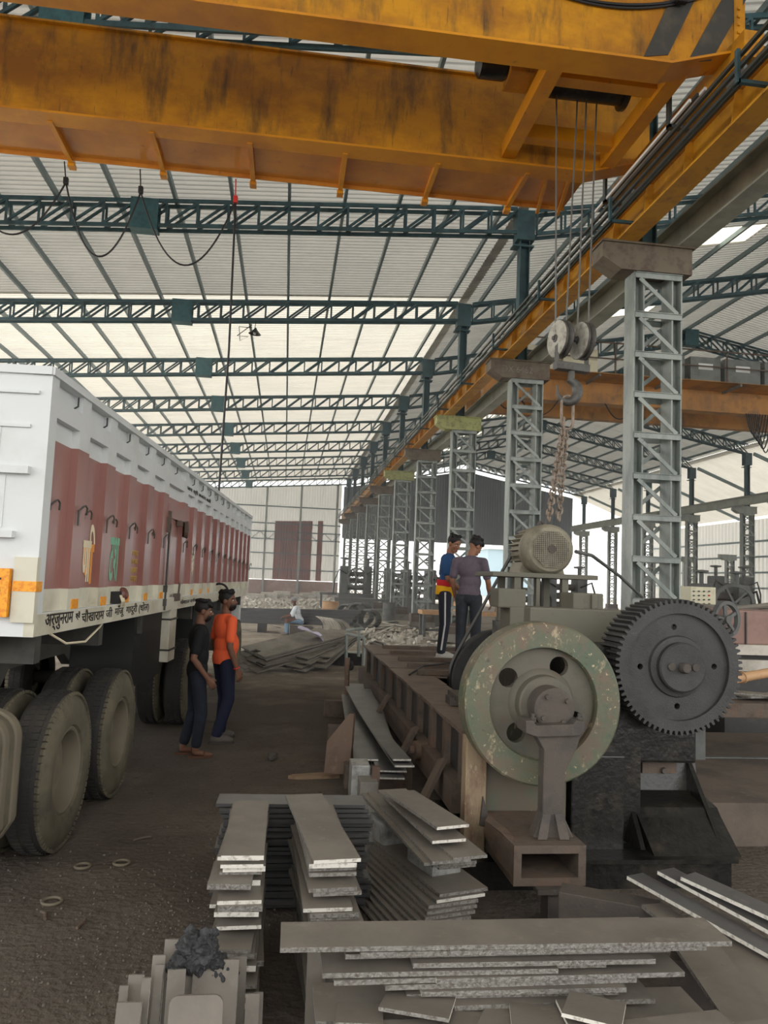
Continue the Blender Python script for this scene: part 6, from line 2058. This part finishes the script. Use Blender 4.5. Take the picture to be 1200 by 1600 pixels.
# coil and bundle heaps near the pipe stand
for k, (u, v, y, r) in enumerate(((560, 946, 30, 0.45), (540, 948, 31, 0.4), (575, 950, 29, 0.35))):
    p = aty(u, v, y)
    for i in range(1):
        b = MB()
        for q in range(4):
            b.tube([V((p.x+0.06*q, y+0.1*q, r+0.05))+V((r*math.cos(a*PI/12), 0.12*math.sin(a), r*math.sin(a*PI/12))) for a in range(24)], 0.05, 6, closed=True)
        tag(b.build('wire_coil', MT['machgrey'], smooth=True), 'grey wire coil standing among the far scrap, %s of the coils' % ORD[k], 'coil', 'wire coils among the far scrap')
# hot white shelf like sheet stacks behind the truck
for k in range(6):
    p = atz(400+20*k, 935, 0)
    b = MB(); b.bb(p.x-0.7, p.x+0.7, p.y, p.y+1.5, 0, 0.35+0.12*((k*7) % 3))
    tag(b.build('sheet_stack', MT['palescrap'], bevel=0.03), 'pale stack of steel sheets far behind the truck, %s from the truck' % ORD[k], 'stack', 'sheet stacks at the back')

# ---------------------------------------------------------------- things beyond the gear
# raised steel floor beside the machine
b = MB()
b.bb(3.02, 6.6, 5.62, 5.7, 0.0, 0.32)
b.bb(3.02, 6.6, 5.7, 8.4, 0.28, 0.32)
b.bb(3.02, 6.6, 8.3, 8.4, 0, 0.28)
tag(b.build('steel_platform', mat('dusty_platform_steel', (100, 89, 79), 0.8, layers=[((78, 70, 63), 2.5, 0.42, 0.65, U1), ((122, 110, 98), 8, 0.6, 0.8, U1)], bump=0.3, bscale=20)), 'raised brown steel platform beside the black machine base', 'platform')
# low bench with planks and pipes behind the gear
bn = bench('low plank bench behind the gear wheel', 3.9, 6.0, 7.0, 0.86, MT['rust'])
bn.location.z = 0.0
for k, (dx, yw) in enumerate(((0.0, 0.3), (0.25, -0.15), (0.5, 0.5), (-0.1, -0.35))):
    plate('grey plank offcut lying on the low plank bench, %s' % nth(3-k), (4.6+dx, 7.4, 0.875+0.016*k), (0.2, 1.2, 0.015), 1.4+yw, 0, m=MT['scrapplate'], group='offcuts on the plank bench')
b = MB(); p, q = V((4.1, 7.2, 1.0)), V((5.6, 7.9, 1.12))
b.tube([p, q], 0.05, 12); b.tube([p.lerp(q, 0.4), p.lerp(q, 0.42)], 0.06, 12)
tag(b.build('pipe', MT['tan'], smooth=True), 'worn tan pipe lying slanted on the offcuts of the plank bench', 'pipe')
# red-brown machine bed, hand wheel, cream cabinet
p0, p1 = aty(1128, 955, 9.5), aty(1240, 1000, 9.5)
t = thing('machine_bed', 'long red-brown machine bed with pale rails to the side of the gear wheel', 'machine', (7.0, 9.5, 0))
b = MB(); b.bb(p0.x, p0.x+4.0, 9.5, 10.6, 1.25, p0.z+0.02); b.build('casing', MT['redbrown'], t, bevel=0.02)
b = MB(); b.bb(p0.x-0.1, p0.x+4.0, 9.4, 10.7, 1.12, 1.25); b.build('slide_rail', MT['palescrap'], t)
b = MB(); b.bb(p0.x, p0.x+4.0, 9.5, 10.6, 0.9, 1.05); b.build('slide_rail', MT['palescrap'], t)
b = MB(); b.bb(p0.x+0.1, p0.x+3.9, 9.6, 10.5, 0.0, 1.12); b.build('frame', MT['darksteel'], t)
b = MB(); b.bb(p0.x+0.32, p0.x+0.34, 9.48, 9.5, 1.25, p0.z); b.build('seam', MT['darksteel'], t)
hw = aty(1134, 968, 9.2)
b = MB(); b.lathe([(0.19, -0.03), (0.235, -0.035), (0.235, 0.035), (0.19, 0.03), (0.19, -0.03)], hw, (-0.35, 1, 0), 36)
w_ = b.build('hand_wheel', MT['machgrey'], t, smooth=True)
ax = V((-0.35, 1, 0)).normalized(); a_ = ax.orthogonal().normalized(); bb_ = ax.cross(a_)
for k in range(5):
    e = a_*math.cos(k*2*PI/5+0.3)+bb_*math.sin(k*2*PI/5+0.3)
    b = MB(); b.bar(hw, hw+e*0.2, 0.04); b.build('spoke', MT['machgrey'], w_)
b = MB(); b.tube([hw-ax*0.05, hw+ax*0.35], 0.05, 14); b.build('wheel_hub', MT['machgrey'], w_)
cb0, cb1 = aty(1079, 918, 13.0), aty(1117, 952, 13.0)
t = thing('control_cabinet', 'cream control cabinet with rows of push buttons', 'control cabinet', (cb0.x+0.3, 13.2, 0))
b = MB(); b.bb(cb0.x, cb1.x+0.02, 13.0, 13.75, 1.0, cb0.z+0.02); cab = b.build('cabinet_body', MT['cream'], t, bevel=0.015)
b = MB(); b.bb(cb0.x+0.05, cb1.x-0.03, 13.05, 13.7, 0, 1.0); b.build('pedestal', MT['machgrey'], t)
for r in range(4):
    for c in range(4):
        q = aty(1084+8*c, 924+6.5*r, 12.99)
        b = MB(); b.lathe([(0, 0), (0.014, 0), (0.014, 0.03), (0, 0.03)], q+V((0, -0.02, 0)), (0, 1, 0), 10)
        b.build('push_button', MT['redplastic'] if (r, c) == (1, 3) else MT['machgrey'], cab)
b = MB(); b.bb(cb1.x+0.02, cb1.x+0.03, 13.1, 13.6, 1.15, cb0.z-0.05); b.build('side_door', MT['cream'], cab)
b = MB(); b.tube([V((cb0.x+0.1, 12.9, 1.66)), V((cb0.x+0.6, 12.6, 1.64)), V((cb0.x+1.5, 12.4, 1.78)), V((cb0.x+2.6, 12.4, 2.1))], 0.05, 8)
tag(b.build('hose', MT['scrapplate'], smooth=True), 'grey hose running past the cream control cabinet', 'hose')
# slanted rod from the motor area to the floor behind the gear
b = MB(); b.tube([aty(900, 862, 8.3), aty(925, 868, 9.0), aty(968, 900, 10.2), aty(1008, 937, 11.1)], 0.022, 8)
rod = b.build('power_cable', MT['machgrey'], smooth=True)
tag(rod, 'grey power cable running from the hanging motor down to the nearest lattice column', 'cable')
# factory hall outside the far opening
t = thing('factory_hall', 'pale blue factory hall outside the far opening', 'building', (35.5, 118, 0))
b = MB(); b.bb(31.5, 40, 118, 135, 0, 7.4); b.build('hall_wall', mat('pale_blue_cladding', (178, 206, 220), 0.5), t)
b = MB(); b.prism([(31, 117.5, 7.4), (40.5, 117.5, 7.4), (36, 117.5, 8.6)], (0, 18, 0)); b.build('hall_roof', MT['white'], t)

# faded marking on the corbel of the second column
for o in list(col.objects):
    if o.get('label') == clab[0]:
        text('DX 6462', MT['scrapplate'], 'corbel_marking', o, (4.9, YT[1]-0.222, 6.97), (1, 0, 0), (0, 0, 1), 0.75, 0.16, 0.003, 0.0)

# ---------------------------------------------------------------- smoke haze of the furnace hall
hm = bpy.data.materials.new('smoke_haze')
hm.use_nodes = True
hn = hm.node_tree
hn.nodes.remove(hn.nodes['Principled BSDF'])
vs_ = hn.nodes.new('ShaderNodeVolumeScatter')
vs_.inputs['Color'].default_value = (0.96, 0.97, 0.97, 1)
vs_.inputs['Density'].default_value = 0.0085
vs_.inputs['Anisotropy'].default_value = 0.35
hn.links.new(vs_.outputs[0], hn.nodes['Material Output'].inputs['Volume'])
b = MB()
b.bb(-12.9, 35.7, 15.0, 72.8, 0.02, 13.6)
hz = b.build('smoke_haze', hm)
tag(hz, 'thin bright smoke haze hanging in the far half of the hall', 'smoke', kind='stuff')
